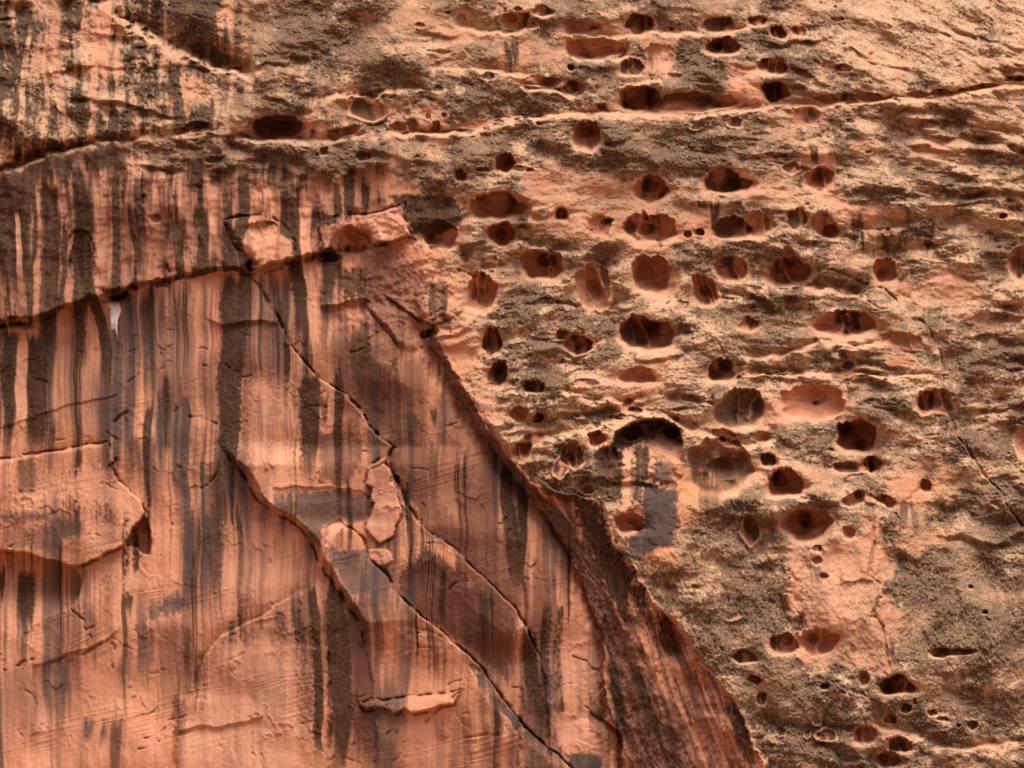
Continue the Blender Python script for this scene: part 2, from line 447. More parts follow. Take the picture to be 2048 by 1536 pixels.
# ---------------------------------------------------------------- ledges
lip(L1, [(-700, .5), (0, 1.0), (60, 1.15), (130, .8), (230, .35), (300, .15), (470, .2), (510, .9), (600, 1.0), (640, .5), (690, .75), (740, .35), (790, .7), (900, .7), (1000, .8),
         (1100, .6), (1180, .45), (1240, .5), (1460, .5), (1520, .35), (1620, .55), (1760, .5), (1840, .4), (2048, .45), (2700, .4)], w0=9,
    upd=[(0, 16), (130, 12), (260, 9), (500, 26), (620, 20), (700, 14), (900, 14), (1000, 26), (1180, 20), (1300, 30), (1500, 16), (2048, 10)], taper=1)
lip([(625, 196), (648, 191), (675, 182), (708, 183), (746, 187), (773, 178), (801, 175), (850, 178)], .32, 8, 16)
lip([(850, 131), (883, 134), (927, 134), (987, 139), (1049, 147), (1080, 150)], [(850, .12), (940, .2), (1000, .4), (1080, .3)], 8, 22)
lip([(905, 45), (927, 49), (965, 59), (1009, 64), (1058, 55), (1085, 46)], .38, 7, 24)
lip([(1120, 62), (1145, 64), (1183, 68), (1246, 71), (1273, 64), (1303, 59), (1328, 62), (1410, 66), (1448, 61), (1481, 53), (1510, 48)], .36, 7, 18)
lip([(1128, 108), (1150, 114), (1164, 117), (1213, 119), (1241, 114), (1260, 103)], .42, 6, 20, taper=12)
lip([(1236, 166), (1254, 164), (1301, 159), (1330, 157)], .22, 8, 12, taper=10)
lip([(1040, 166), (1060, 176), (1109, 178), (1128, 187), (1153, 190), (1175, 178)], .36, 6, 16, taper=12)
lip([(1060, 868), (1100, 866), (1150, 858), (1235, 838), (1280, 822), (1330, 824), (1364, 845), (1400, 855), (1450, 876), (1500, 886), (1560, 870)], .30, 14, 20, tan=.95)
plate([(1216, 925), (1222, 890), (1234, 862), (1256, 846), (1285, 837), (1325, 837), (1352, 853), (1368, 882), (1366, 925)], -1.15, 7, fade=(1290, 846, 0, 1, 120))
lip([(1110, 772), (1134, 778), (1170, 789), (1213, 796), (1260, 800), (1300, 792)], .25, 10, 14, tan=.9)
over([(1140, 797), (1180, 797), (1215, 803), (1232, 820)], .2, 5, 25, taper=8)
lip([(1520, 552), (1543, 557), (1565, 565), (1605, 568), (1652, 572), (1690, 584), (1740, 590)], .28, 8, 14)
lip([(1480, 712), (1570, 703), (1640, 680), (1707, 688), (1760, 682), (1790, 670)], .25, 9, 12)
lip([(1480, 742), (1600, 742), (1700, 740), (1760, 751), (1880, 742)], .22, 9, 14)
lip([(1740, 1440), (1770, 1452), (1843, 1472), (1915, 1494), (1990, 1486), (2060, 1480)], .25, 12, 16)
lip([(1840, 560), (1900, 545), (1960, 560)], .1, 6, 10)
over([(1690, 420), (1700, 408), (1740, 400), (1800, 398), (1830, 412), (1850, 414)], .14, 4, 40)
lip([(1690, 455), (1760, 458), (1830, 445), (1850, 440)], .18, 6, 10)
over([(1060, 700), (1100, 712), (1130, 706)], .08, 4, 20)
over([(1265, 722), (1290, 727), (1340, 718), (1372, 708)], .22, 6, 26, taper=8)
over([(1450, 488), (1480, 482), (1510, 484), (1530, 496)], .10, 3, 18, taper=6)
# two steep undercuts on the left
over(L2, [(-700, .4), (0, .55), (70, .75), (170, .75), (200, .85), (260, .6), (300, .4), (420, .22), (450, .4), (500, .5), (590, .5), (650, .45), (720, .3), (800, .2), (840, .1)], 13, 100, taper=1)
over([(405, 640), (437, 653), (478, 649), (519, 642), (560, 653)], .14, 5, 26)
over([(640, 620), (670, 613), (697, 604), (732, 602), (745, 606)], .26, 7, 40, taper=8)
edge([(732, 606), (746, 631), (773, 661), (793, 684), (812, 704)], .2, 1, 7, 40)
edge([(770, 588), (778, 600), (828, 634), (866, 657)], .2, 1, 7, 45, taper=8)
groove([(866, 656), (895, 640), (930, 618)], .12, 2.5)
groove([(843, 690), (866, 657)], .2, 4)
edge([(500, 120), (485, 130), (470, 150)], .05, 1, 4, 20, taper=5)
# bright smooth ridge top left
lip([(222, 30), (254, 42), (298, 58), (339, 82), (383, 106), (427, 126), (465, 136), (510, 139)], .75, 15, 40, taper=14, tan=1.0)
over([(228, 60), (254, 62), (298, 76), (339, 102), (383, 128), (427, 148)], .28, 12, 60, taper=8)

# ---------------------------------------------------------------- slabs of the varnished wall
edge(CA, [(870, .05), (930, .45), (1050, .65), (1130, .55), (1240, .55), (1300, .06)], 1, 12, 130, y0=880, y1=1320)
edge(CB, [(540, .12), (700, .34), (800, .6), (900, .6), (1000, .42), (1100, .36), (1200, .26), (1310, .1)], -1, 2, 130, y0=540, y1=1330)
edge(CC, [(1040, .1), (1130, .3), (1200, .5), (1330, .52), (1430, .46), (1536, .4), (1650, .3)], -1, 2.2, 150, y0=1042, y1=1640)
# the slabs are facets with different tilts
fc = (U > xc) * (U < xb) * (V > 1045) * (V < 1316)
D += fc * np.minimum((U - xc) * f32(PXM * .22), f32(.4)) * sst(1045, 1120, V) * sst(1316, 1260, V)
fb = (U > xb) * (U < xA) * (V > 600) * (V < 1316)
D += fb * np.minimum((U - xb) * f32(PXM * .16), f32(.35)) * sst(600, 700, V) * sst(1316, 1200, V) * sst(0, 40, xA - U)
fa = (U > xa) * (U < xb) * (V > 895) * (V < 1045)
D += fa * np.minimum((xb - U) * f32(PXM * .14), f32(.3)) * sst(895, 930, V) * sst(1045, 1000, V)
# grey shelf dropping along the lowest slab edge
s = win(880, 1260, 1300, 1640); u, v = sub(s)
dq = (u - lineX([(p[0], p[1]) for p in CC], v))
D[s] -= f32(.22) * sst(-34, -2, dq) * sst(3, -1, dq) * sst(1322, 1345, v)
GREY[s] = np.maximum(GREY[s], sst(-30, -22, dq + 5 * perlin(u / 18, v / 18, 3)) * sst(0, -4, dq) * sst(1318, 1336, v) * f32(.8) * sst(-.5, .3, perlin(u / 26, v / 40, 71) + f32(.5) * HAIR[s] + f32(.4) * FLECK[s]))
SLAB_D = [(-420, 990), (0, 919), (60, 911), (140, 896), (218, 887), (224, 905), (227, 922), (216, 931), (230, 947), (246, 966), (262, 988), (282, 1006), (290, 1022),
          (284, 1034), (270, 1048), (260, 1066), (250, 1092), (215, 1105), (160, 1135), (100, 1121), (50, 1107), (-420, 1060)]
plate(SLAB_D, .30, 2.2)
RECESS_E = [(-420, 1060), (0, 1098), (50, 1108), (100, 1123), (152, 1137), (165, 1160), (158, 1195), (140, 1217), (100, 1233), (60, 1252), (30, 1282), (0, 1302), (-420, 1400)]
plate(RECESS_E, -.62, 4, fade=(60, 1150, -.2, 1, 130))
WINDOW_F = [(287, 1031), (304, 1060), (301, 1110), (286, 1113), (263, 1096), (250, 1092), (262, 1060)]
plate(WINDOW_F, -.7, 4)
BLOCK_P = [(645, 442), (700, 432), (760, 425), (807, 407), (806, 432), (813, 456), (824, 473), (790, 481), (748, 496), (735, 470), (700, 452), (676, 462), (657, 500), (640, 500)]
plate(BLOCK_P, .28, 4)
NOSE_Q = [(448, 441), (500, 431), (535, 424), (562, 450), (590, 482), (592, 522), (540, 541), (506, 546), (500, 512), (470, 490)]
plate(NOSE_Q, .30, 16)
FLAKE_K = [(775, 912), (738, 932), (727, 970), (743, 976), (738, 1000), (748, 1005), (738, 1038), (731, 1058), (760, 1090), (790, 1070), (806, 1020), (795, 975), (784, 948)]
plate(FLAKE_K, .12, 2)
FLAKE_L = [(637, 1060), (655, 1046), (678, 1036), (686, 1048), (672, 1066), (664, 1076), (661, 1093), (650, 1093), (655, 1080), (648, 1072)]
plate(FLAKE_L, -.05, 3)
FLAKE_N = [(738, 1100), (760, 1098), (780, 1100), (787, 1122), (770, 1132), (752, 1130), (740, 1118)]
plate(FLAKE_N, .06, 3)
SHELF_H = [(714, 1409), (730, 1421), (768, 1416), (790, 1428), (809, 1420), (824, 1427), (860, 1420), (906, 1408), (904, 1392), (925, 1378), (860, 1392), (780, 1398)]
plate(SHELF_H, .17, 4, fade=(800, 1405, 0, -1, 26))
over([(712, 1407), (730, 1421), (768, 1416), (790, 1428), (809, 1420), (824, 1427), (906, 1408), (930, 1376)], .13, 3, 40, taper=8)
over([(352, 1467), (394, 1456), (440, 1456), (500, 1443), (530, 1436)], .10, 4, 40, taper=8)
edge([(354, 1390), (350, 1440), (352, 1560)], .12, 1, 5, 70, y0=1385, y1=1580)
lip([(396, 1345), (412, 1307), (437, 1272), (470, 1256), (520, 1233), (545, 1213), (615, 1174), (642, 1153)], .13, 4, 40, taper=6, tan=0)
over([(60, 1335), (120, 1316), (210, 1286), (240, 1262)], .06, 3, 25, taper=6)
over([(0, 858), (60, 838), (140, 812), (240, 790)], .05, 3, 20, taper=6)
lip([(-60, 925), (0, 919), (60, 911), (140, 896), (218, 887)], .08, 4, 20, tan=.4)
edge([(303, 1062), (310, 1050), (330, 1046)], .1, 1, 5, 30, taper=4)
over([(545, 978), (580, 978), (670, 975), (720, 985), (748, 1006)], .07, 3, 40, taper=6)
edge([(660, 1292), (658, 1350), (656, 1560)], .10, -1, 3, 40, y0=1288, y1=1580, taper=10)
edge([(700, 1258), (735, 1312), (742, 1345), (748, 1400), (752, 1560)], .06, 1, 3, 60, y0=1255, y1=1570)
edge([(1044, 1238), (1043, 1320), (1040, 1420), (1035, 1560)], .08, -1, 4, 50, y0=1236, y1=1570)
edge([(1085, 1330), (1093, 1420), (1102, 1560)], .08, 1, 4, 40, y0=1325, y1=1580)
edge([(790, 720), (770, 800), (772, 828)], .06, -1, 4, 25, taper=10)
# thin cracks
for pts, dp in (([(137, 492), (140, 478), (150, 466), (160, 461), (172, 466), (181, 477), (187, 500), (190, 540)], .12),
                ([(137, 492), (138, 540), (145, 575)], .06),
                ([(230, 845), (243, 830), (252, 822)], .10), ([(382, 832), (400, 836), (432, 848)], .12),
                ([(395, 985), (408, 972), (425, 962), (433, 945)], .10), ([(140, 1217), (160, 1235), (175, 1258), (184, 1272)], .10),
                ([(12, 1339), (40, 1325), (65, 1318)], .12), ([(135, 1325), (170, 1305), (222, 1278), (245, 1290), (270, 1300)], .08),
                ([(830, 1258), (860, 1262), (880, 1275)], .07), ([(835, 1290), (860, 1294)], .06), ([(850, 1449), (868, 1425), (890, 1412)], .10),
                ([(775, 1470), (790, 1455)], .07), ([(785, 1525), (798, 1510), (812, 1500)], .06), ([(880, 1485), (892, 1476)], .08),
                ([(880, 1200), (895, 1180), (915, 1164)], .10), ([(930, 1475), (970, 1470), (998, 1468)], .06),
                ([(1140, 1308), (1170, 1325), (1180, 1338), (1200, 1345)], .10), ([(1160, 1408), (1172, 1416), (1200, 1440), (1235, 1452)], .10),
                ([(1055, 1160), (1060, 1140), (1072, 1125)], .12), ([(1012, 1035), (1030, 1022), (1050, 1000)], .06),
                ([(1425, 618), (1440, 635), (1462, 662)], .09), ([(1438, 680), (1444, 698), (1450, 712)], .07), ([(1182, 224), (1183, 252), (1180, 300)], .14),
                ([(1110, 312), (1120, 295), (1150, 275)], .07), ([(1330, 612), (1345, 602), (1380, 603)], .16), ([(1328, 620), (1322, 640)], .08),
                ([(1668, 536), (1701, 555), (1734, 569), (1775, 582)], .16), ([(1775, 582), (1797, 604), (1822, 626), (1852, 651), (1876, 692)], .14),
                ([(1885, 790), (1912, 869), (1947, 921), (1994, 979), (2048, 1055), (2160, 1190)], .12), ([(1880, 700), (1888, 745), (1885, 790)], .06),
                ([(1740, 990), (1765, 1002), (1788, 1026), (1805, 1050)], .16), ([(1752, 985), (1753, 960), (1760, 935)], .08),
                ([(1788, 1026), (1815, 1000), (1850, 965)], .10), ([(1270, 350), (1340, 385)], .04), ([(1500, 340), (1530, 325), (1570, 328)], .10),
                ([(1120, 660), (1185, 685), (1210, 675)], .07), ([(915, 540), (950, 552), (985, 545)], .14),
                ([(1150, 540), (1160, 570), (1190, 620)], .05), ([(1940, 690), (1990, 700), (2048, 730)], .06), ([(2000, 838), (2048, 850)], .1),
                ([(1760, 330), (1770, 318), (1790, 316)], .07), ([(1765, 235), (1780, 222), (1795, 215)], .08), ([(1700, 90), (1760, 110)], .06),
                ([(1810, 50), (1850, 60), (1900, 72)], .08), ([(1955, 92), (1962, 112)], .08), ([(1860, 118), (1930, 125)], .05), ([(830, 205), (850, 200), (900, 206)], .09),
                ([(160, 130), (175, 122), (184, 105)], .1), ([(265, 98), (280, 94), (290, 100)], .1), ([(310, 98), (318, 88), (332, 86)], .1),
                ([(110, 205), (120, 225), (128, 238)], .09), ([(25, 260), (20, 245), (25, 215)], .09), ([(25, 260), (45, 268)], .09),
                ([(450, 441), (480, 432), (520, 428)], .12), ([(335, 530), (340, 550), (336, 560)], .14), ([(360, 552), (400, 551)], .1),
                ([(710, 915), (722, 905), (740, 900)], .08), ([(700, 870), (715, 850), (722, 830)], .06), ([(1205, 1215), (1212, 1245)], .1)):
    groove(pts, dp, 2.0)
edge([(1877, 695), (1885, 740), (1885, 790), (1912, 869), (1947, 921), (1994, 979), (2048, 1055), (2160, 1190)], .13, -1, 3, 60, y0=690, y1=1185)
edge([(1752, 1010), (1746, 1090), (1738, 1150), (1757, 1165), (1762, 1190), (1745, 1225), (1762, 1255), (1772, 1300), (1778, 1350)], .16, -1, 4, 40, y0=1010, y1=1352)
over([(1680, 1170), (1720, 1160), (1762, 1162)], .1, 3, 20, taper=6)
groove([(1290, 425), (1298, 445), (1308, 470), (1320, 492)], .35, 3.5)
edge([(1203, 1000), (1208, 1050), (1222, 1090), (1252, 1124), (1280, 1160)], .2, 1, 6, 40, y0=1000, y1=1160)
plate([(1830, 672), (1870, 665), (1862, 690), (1800, 688), (1770, 690), (1790, 672)], -.05, 3)

# ---------------------------------------------------------------- hollows (traced: centre, radii)
H_ALL = """1276 47 29 20 .9 0 .9|1446 94 31 20 1 0 .95|1548 134 25 18 1.1 0 .3|1553 183 24 23 1.1 0 .9|1438 49 28 16 .6 0 .9|1517 42 17 11 .8 0 .8|1557 66 16 13 .9 20 .9|1599 65 12 9 .9 0 .6
1689 137 19 8 1 0 .7|1677 37 13 4 1 0 .5|1190 97 60 20 .75 0 .5|1167 52 36 12 .7 0 .4|1266 135 22 19 .8 0 1|1318 120 28 34 .35 0 0|1275 198 38 26 1.2 0 .6|1385 205 88 20 .75 0 .7
1083 24 16 10 .7 0 .8|1030 42 28 19 .6 0 .4|1085 163 42 11 .7 0 .8|1145 176 18 13 .8 0 .8|975 153 10 8 .9 0 .8|552 254 52 23 .9 0 1|737 220 34 26 .45 0 .9|814 227 6 8 1.3 0 .2|857 232 5 6 1.5 0 .3
891 230 5 5 1.4 0 .5|827 251 8 12 1.5 0 .4|872 253 8 11 1.5 0 .4|797 254 15 7 1.5 8 .5|626 267 4 8 1.4 0 .5|691 243 4 5 1.2 0 .2|688 263 30 8 1.2 -12 .5|950 246 27 8 1 -10 .0
649 303 8 7 1 0 .3|727 314 12 8 1 0 .3|743 312 5 5 1 -40 .4|1012 328 22 19 1.2 0 .1|968 338 15 5 .8 0 .9|1045 338 20 5 .8 -5 .8|918 351 9 10 1.3 0 .5|994 411 46 27 .9 0 .45
1005 471 24 25 1.2 0 .2|880 470 36 26 .7 0 .6|866 497 7 4 1.4 0 .7|823 483 12 9 .5 0 .5|1122 428 9 12 1.5 0 .4|1085 529 42 31 1.0 0 .2|1187 574 32 46 .75 -22 .25|1301 550 39 37 .85 0 .3
1296 457 52 29 .8 0 .5|1199 452 20 24 .4 0 .3|1375 467 8 7 1.5 0 .6|1399 465 9 7 1.5 0 .6|1465 457 40 22 .8 0 .9|1518 450 27 24 .55 0 .1|1462 538 32 25 .7 0 .7|1408 584 25 31 .9 -25 .05
1288 668 56 32 .9 0 .65|1158 690 25 20 .9 0 .9|1125 671 10 9 .7 0 .9|1440 741 28 22 .8 0 1|1277 751 32 15 .8 0 .1|1070 771 20 12 1 0 .9|1170 766 25 7 .6 0 .7|962 585 31 35 .75 0 .15
981 682 20 27 .9 20 .7|997 746 20 26 .9 20 .6|1582 541 37 27 1.2 0 .2|1578 514 10 14 1.2 0 .2|1768 541 24 24 1.0 0 .05|1663 461 15 14 1.1 0 .4|1648 450 24 22 .4 0 .5|1592 440 21 19 .4 0 .9
1694 648 55 27 .9 0 .6|1684 645 5 13 1 0 .4|1716 655 4 7 1.4 0 .9|1808 684 40 18 .35 10 .1|1800 724 34 14 .25 0 .1|1698 731 10 7 1.1 0 .9|1498 650 18 14 .5 0 .7|2040 526 24 30 .7 0 .6
2007 435 7 5 1.2 0 .9|1637 357 29 22 1 -15 .4|1449 364 46 23 .9 0 .75|1303 378 35 25 .9 0 .7|1585 336 16 12 .5 0 .9|1702 241 7 5 1.2 0 .9|1614 232 22 20 .4 0 .5|1662 242 10 3 1 0 .5
1651 198 20 8 1.5 0 .5|1690 198 17 7 1.5 0 .5|1738 194 23 8 1.5 0 .4|1836 188 21 6 1.5 0 .5|1879 185 17 6 1.5 -8 .5|1965 173 23 6 1.5 -12 .5|2034 159 22 6 1.5 0 .5|1926 179 10 2.5 1.5 0 .5
1468 246 14 9 .8 0 .9|1393 254 10 5 1 0 .8|1416 250 5 3 1.2 0 .8|1176 270 27 27 .8 0 .5|1201 214 10 6 1.1 0 .5|1037 829 17 16 .7 0 .1|1075 834 12 11 1 0 .9|1193 878 15 17 1.1 0 .4
1144 912 20 24 1.0 0 .3|1044 902 18 18 .8 0 .5|1176 979 12 11 .7 0 .7|1160 831 8 5 1 0 .8|1258 811 15 14 .6 0 .1|1271 823 12 6 1.3 0 .5|1484 818 45 42 .75 0 1.95|1447 868 24 11 .8 12 .8
1440 932 70 54 .75 0 1.95|1536 920 14 15 .7 0 .9|1711 872 41 33 1.15 0 .5|1744 928 18 17 1 0 .7|1697 936 32 12 .6 0 .8|1570 967 34 29 1.0 -10 .35|1628 804 57 35 .45 0 .02|1868 803 34 24 .5 0 .4
1850 808 13 22 .7 0 .6|1615 1048 46 34 .8 0 .2|1600 1044 20 24 .5 0 .2|1699 1067 13 13 .7 0 .1|1708 997 22 14 1 -20 .5|1850 972 9 12 1.4 0 .4|1770 1003 16 9 1.2 25 .7|1633 1096 8 6 .6 0 .7
1634 1121 7 8 .7 0 .4|2046 882 14 32 .6 0 .1|1259 1047 31 18 .8 0 .4|1500 1060 18 28 .6 0 .9|1525 873 14 11 .5 0 .1|1567 1287 28 22 .7 0 .7|1639 1284 38 28 .55 0 .02|1729 1357 9 12 .8 -20 .3
1793 1372 33 18 1 0 .9|1809 1417 8 9 1 0 .8|1828 1404 4 5 1 0 .8|1780 1440 13 8 1.2 0 .6|1564 1462 8 10 1 0 .9|1613 1469 6 9 1.5 0 .8|1634 1469 5 8 1.3 0 .5|1655 1470 20 14 .5 0 .9
1699 1458 7 7 1 0 .3|1730 1470 21 17 .6 0 .3|1798 1490 22 16 .8 0 .9|1776 1519 24 16 1 0 .5|1878 1305 17 9 1.1 0 .8|1922 1304 28 6 1.2 -4 .5|1525 1396 7 12 .6 0 1|1647 1372 8 6 .7 0 1
1867 1424 8 7 .9 0 .8|1885 1438 10 4 .9 0 .8|1944 1450 9 9 .6 0 .9|1488 1316 24 14 .5 0 1|1340 1272 22 36 1.0 -12 .15|232 588 25 14 1.4 0 .1|269 577 7 5 1.4 0 .2|319 566 18 7 1.4 0 .2
30 641 11 9 1.5 0 .5|53 643 12 9 1.5 0 .3|4 648 7 8 1.5 0 .5|162 525 24 56 .22 0 .5|652 514 20 11 1.3 0 .3|617 516 10 7 1.3 0 .2|708 482 31 27 .7 0 .6|506 532 14 13 1.2 0 .8|858 668 15 8 1.3 -20 .6
792 961 9 8 1.2 0 .6|1262 868 20 16 .6 0 .9|1345 866 14 12 .9 0 .8|1215 920 22 28 .4 0 .9|530 460 26 18 .35 0 .5|285 400 5 9 .6 0 .2|310 437 9 8 .6 0 .3|392 255 22 8 .9 0 .5|362 262 12 6 1.2 0 .5
1000 20 12 8 .5 0 .6|1345 58 5 4 1.4 0 .8|1600 80 3.5 2.5 1.5 0 .8|1540 312 18 8 .3 0 .5|1118 938 14 18 .5 0 .8|1065 878 20 10 .6 -25 .6|1690 745 30 14 .35 0 .9|1960 60 12 4 .5 10 .6|1990 1010 10 4 .5 30 .5"""
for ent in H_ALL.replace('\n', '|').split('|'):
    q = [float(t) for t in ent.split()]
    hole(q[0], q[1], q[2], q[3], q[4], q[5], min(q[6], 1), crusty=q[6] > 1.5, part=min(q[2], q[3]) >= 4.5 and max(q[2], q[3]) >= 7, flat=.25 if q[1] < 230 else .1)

_kr = np.random.RandomState(5)
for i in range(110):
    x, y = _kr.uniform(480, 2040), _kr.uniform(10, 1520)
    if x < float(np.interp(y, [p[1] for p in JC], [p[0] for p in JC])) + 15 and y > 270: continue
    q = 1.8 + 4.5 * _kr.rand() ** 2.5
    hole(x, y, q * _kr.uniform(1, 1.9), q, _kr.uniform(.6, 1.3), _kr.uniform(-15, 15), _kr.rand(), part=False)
for i in range(120):
    x, y = _kr.uniform(0, 1190), _kr.uniform(620, 1520)
    if x > float(np.interp(y, [p[1] for p in JA], [p[0] for p in JA])) - 10: continue
    ln = 8 + 38 * _kr.rand() ** 2; a0 = _kr.choice([-.25, -.25, .9, 2.2]) + _kr.uniform(-.3, .3); bend = _kr.uniform(-.05, .05)
    pts = [(x, y)]
    for k in range(4):
        pts.append((pts[-1][0] + ln / 4 * math.cos(a0), pts[-1][1] + ln / 4 * math.sin(a0))); a0 += bend * ln / 4
    groove(pts, _kr.uniform(.03, .08), _kr.uniform(1.3, 1.9))
# ---------------------------------------------------------------- fine relief
ROUGH = ROUGH * (1 - f32(.92) * LIPM)
sN = U0 + f32(10) * perlin(U0 / 70, V0 / 70, 41)
RZ = np.clip(ROUGH * 1.3, 0, 1)
ph = NB / 66 + f32(1.15) * fbm(sN / 190, NB / 85, 4, 39, .55)
fr = ph - np.floor(ph)
saw = sst(0, .74, fr) * sst(1, .74, fr)
amp = sst(-.28, .38, fbm(sN / 170, NB / 80, 2, 40))
RIP = sst(-.1, .35, fbm(U0 / 260, V0 / 150, 2, 37) + f32(.4) * sst(1550, 1900, U0) * sst(620, 300, V0)) * (f32(1.) - f32(.7) * sst(1050, 1200, V0))
D += boxblur(RZ, 6) * f32(.42) * (saw - f32(.5)) * amp * (f32(.25) + f32(.75) * RIP)
D += RZ * (f32(.52) * fbm(sN / 95, NB / 70, 3, 38, .5) + f32(.55) * fbm(sN / 190, NB / 120, 2, 36))
ph = NB / 27 + f32(1.25) * fbm(sN / 70, NB / 38, 4, 42, .6)
fr = ph - np.floor(ph)
saw = np.where(fr < .78, fr / .78, (1 - fr) / .22)
amp = sst(-.05, .55, fbm(sN / 75, NB / 34, 2, 43))
D += ROUGH * f32(.12) * (saw - f32(.5)) * amp * (f32(.35) + f32(.65) * RIP)
ph = NB / 9.5 + f32(1.5) * fbm(sN / 22, NB / 13, 3, 44, .65)
fr = ph - np.floor(ph)
saw = np.where(fr < .72, fr / .72, (1 - fr) / .28)
amp = sst(-.1, .5, fbm(sN / 32, NB / 18, 2, 45))
D += ROUGH * f32(.042) * (saw - f32(.5)) * amp
CR1 = fbm(sN / 15, NB / 9, 3, 46, .65)
D += ROUGH * f32(.10) * CR1
CR2 = fbm(sN / 5.6, NB / 4.4, 2, 47, .85)
D += ROUGH * f32(.070) * CR2
D += fbm(U0 / 40, V0 / 34, 3, 48) * f32(.05) * np.maximum(BUTT, UPPER)
# thin laminae of the smooth band under the buttress rim
lamz = np.exp(-(((U0 - 1420) / 170) ** 2 + ((V0 - 1190) / 90) ** 2))
D += lamz * f32(.05) * fbm(sN / 60, NB / 4.5, 2, 49) * BUTT

# ---------------------------------------------------------------- smooth wall: corrugations, cross-bedding, exfoliation scales
SM = np.clip(1 - ROUGH, 0, 1)
D += SM * WALL * f32(.055) * fbm(U0 / 38, V0 / 190, 3, 51)
RG = sst(600, 720, U0) * sst(960, 880, U0) * sst(380, 440, V0) * sst(720, 620, V0)
D += RG * (f32(.16) * fbm(U0 / 30, V0 / 34, 4, 26, .6) + f32(.10) * np.abs(fbm(U0 / 40, V0 / 30, 3, 27, .6)))
D += MID * (f32(.34) * fbm(U0 / 48, V0 / 190, 3, 59, .5) + f32(.12) * fbm(U0 / 60, V0 / 40, 3, 60, .5))
D += SM * f32(.006) * fbm(U0 / 5.0, V0 / 4.4, 2, 62, .8)
D += SM * f32(.026) * fbm(U0 / 16, V0 / 24, 3, 52, .55) * (f32(.5) + f32(.8) * MID)
XB = V0 + f32(.23) * U0 + f32(16) * perlin(U0 / 330, V0 / 260, 53)
XB2 = V0 + f32(.30) * U0 + f32(22) * perlin(U0 / 300, V0 / 200, 57)
cset = sst(-.06, .06, fbm(U0 / 260, XB / 150, 2, 54))
lam = fbm(U0 / 430, XB / 3.4, 3, 55, .65) * cset + fbm(U0 / 430, XB2 / 4.4, 3, 58, .65) * (1 - cset)
lamk = sst(620, 900, V0) * (f32(.12) + f32(.88) * sst(-.05, .45, fbm(U0 / 150, XB / 70, 2, 56)))
D += SM * WALL * f32(.020) * lam * lamk
for sd_, sc, am, n in ((61, 105, .045, 2.0), (64, 60, .024, 1.7), (67, 34, .014, 1.4)):
    q = fbm(U0 / sc, V0 / (sc * 1.1), 4, sd_, .6) * n
    fr = q - np.floor(q)
    stepm = sst(.18, .5, fbm(U0 / (sc * 1.1), V0 / (sc * 1.0), 2, sd_ + 1))
    D += SM * f32(am) * sst(0, .05, fr) * (1 - fr) ** 1.5 * stepm * (WALL + f32(.6) * (1 - WALL))
# rounded flutes of the undercut flank, leaning with the joint
fl = U0 - f32(.36) * V0
FL = FLANK * sst(1040, 1240, V0)
D += FL * (f32(.17) * fbm(fl / 26, V0 / 260, 2, 66) + f32(.10) * fbm(U0 / 20, V0 / 30, 3, 65))
D += FLANK * f32(.05) * fbm((U0 - f32(.75) * V0) / 9, V0 / 160, 2, 67) * sst(1300, 1150, V0)

# ================================================================== stains and painted shade
def put(kind, s, m):
    if kind == 'D': DARK[s] = np.maximum(DARK[s], m)
    elif kind == 'G': GREY[s] = np.maximum(GREY[s], m)
    elif kind == 'P': PURP[s] = np.maximum(PURP[s], m)
    elif kind == 'O': ORNG[s] = np.maximum(ORNG[s], m)
    elif kind == 'W': WHITE[s] = np.maximum(WHITE[s], m)
    elif kind == 'C': CRUX[s] = np.maximum(CRUX[s], m)
    elif kind == 'L':
        DARK[s] *= 1 - m; GREY[s] *= 1 - m; PURP[s] *= 1 - m; PALE[s] = np.maximum(PALE[s], m * f32(.65)); ROUGH[s] *= 1 - m * f32(.8); TAN[s] *= 1 - m * f32(.7)


def streak(pts, w, k, kind='D', soft=.45, top=40, bot=90):
    p = np.array(pts, f32); W = w if np.isscalar(w) else max(w)
    s = win(p[:, 0].min() - W * 2 - 6, p[:, 0].max() + W * 2 + 6, p[0, 1] - 10, p[-1, 1] + 10)
    u, v = SX[s], V0[s]
    ww = w if np.isscalar(w) else np.interp(v, np.linspace(p[0, 1], p[-1, 1], len(w)), w).astype(f32)
    d = np.abs(u - lineX(pts, v) - f32(W * .18) * perlin(u * 0 + p[0, 0], v / 55, 76)) / ww
    rough_edge = f32(.30) if kind == 'D' else f32(.10)
    m = np.exp(-np.maximum(d - f32(.62) + f32(.22) * HAIR2[s] + rough_edge * FLECK[s], 0) ** 2 / f32(.30))
    m = np.clip(m * f32(1.15), 0, 1) * (f32(.96) + f32(.16) * HAIR[s] + f32(.14) * HAIR2[s])
    span = p[-1, 1] - p[0, 1]
    m = m * sst(p[0, 1], p[0, 1] + min(top, span * .4), v + 26 * HAIR2[s] + 12 * HAIR[s]) * sst(p[-1, 1], p[-1, 1] - min(bot * 1.6, span * .6), v + 70 * HAIR2[s] + 30 * HAIR[s]) * f32(k)
    put(kind, s, m)


def stain(pts, k, kind='D', soft=7, nz=14):
    p = np.array(pts, f32)
    s = win(p[:, 0].min() - 30, p[:, 0].max() + 30, p[:, 1].min() - 30, p[:, 1].max() + 30)
    u, v = sub(s)
    m = sst(-soft, soft, poly_sdf(pts, u, v) + f32(nz) * ((f32(.6) * HAIR2[s] + f32(.4) * HAIR[s]) * (nz > 4) + f32(.7) * FLECK[s])) * f32(k)
    if kind in 'GPD': m = m * (1 - f32(.35) * sst(0, .7, HAIR[s]))
    put(kind, s, m)


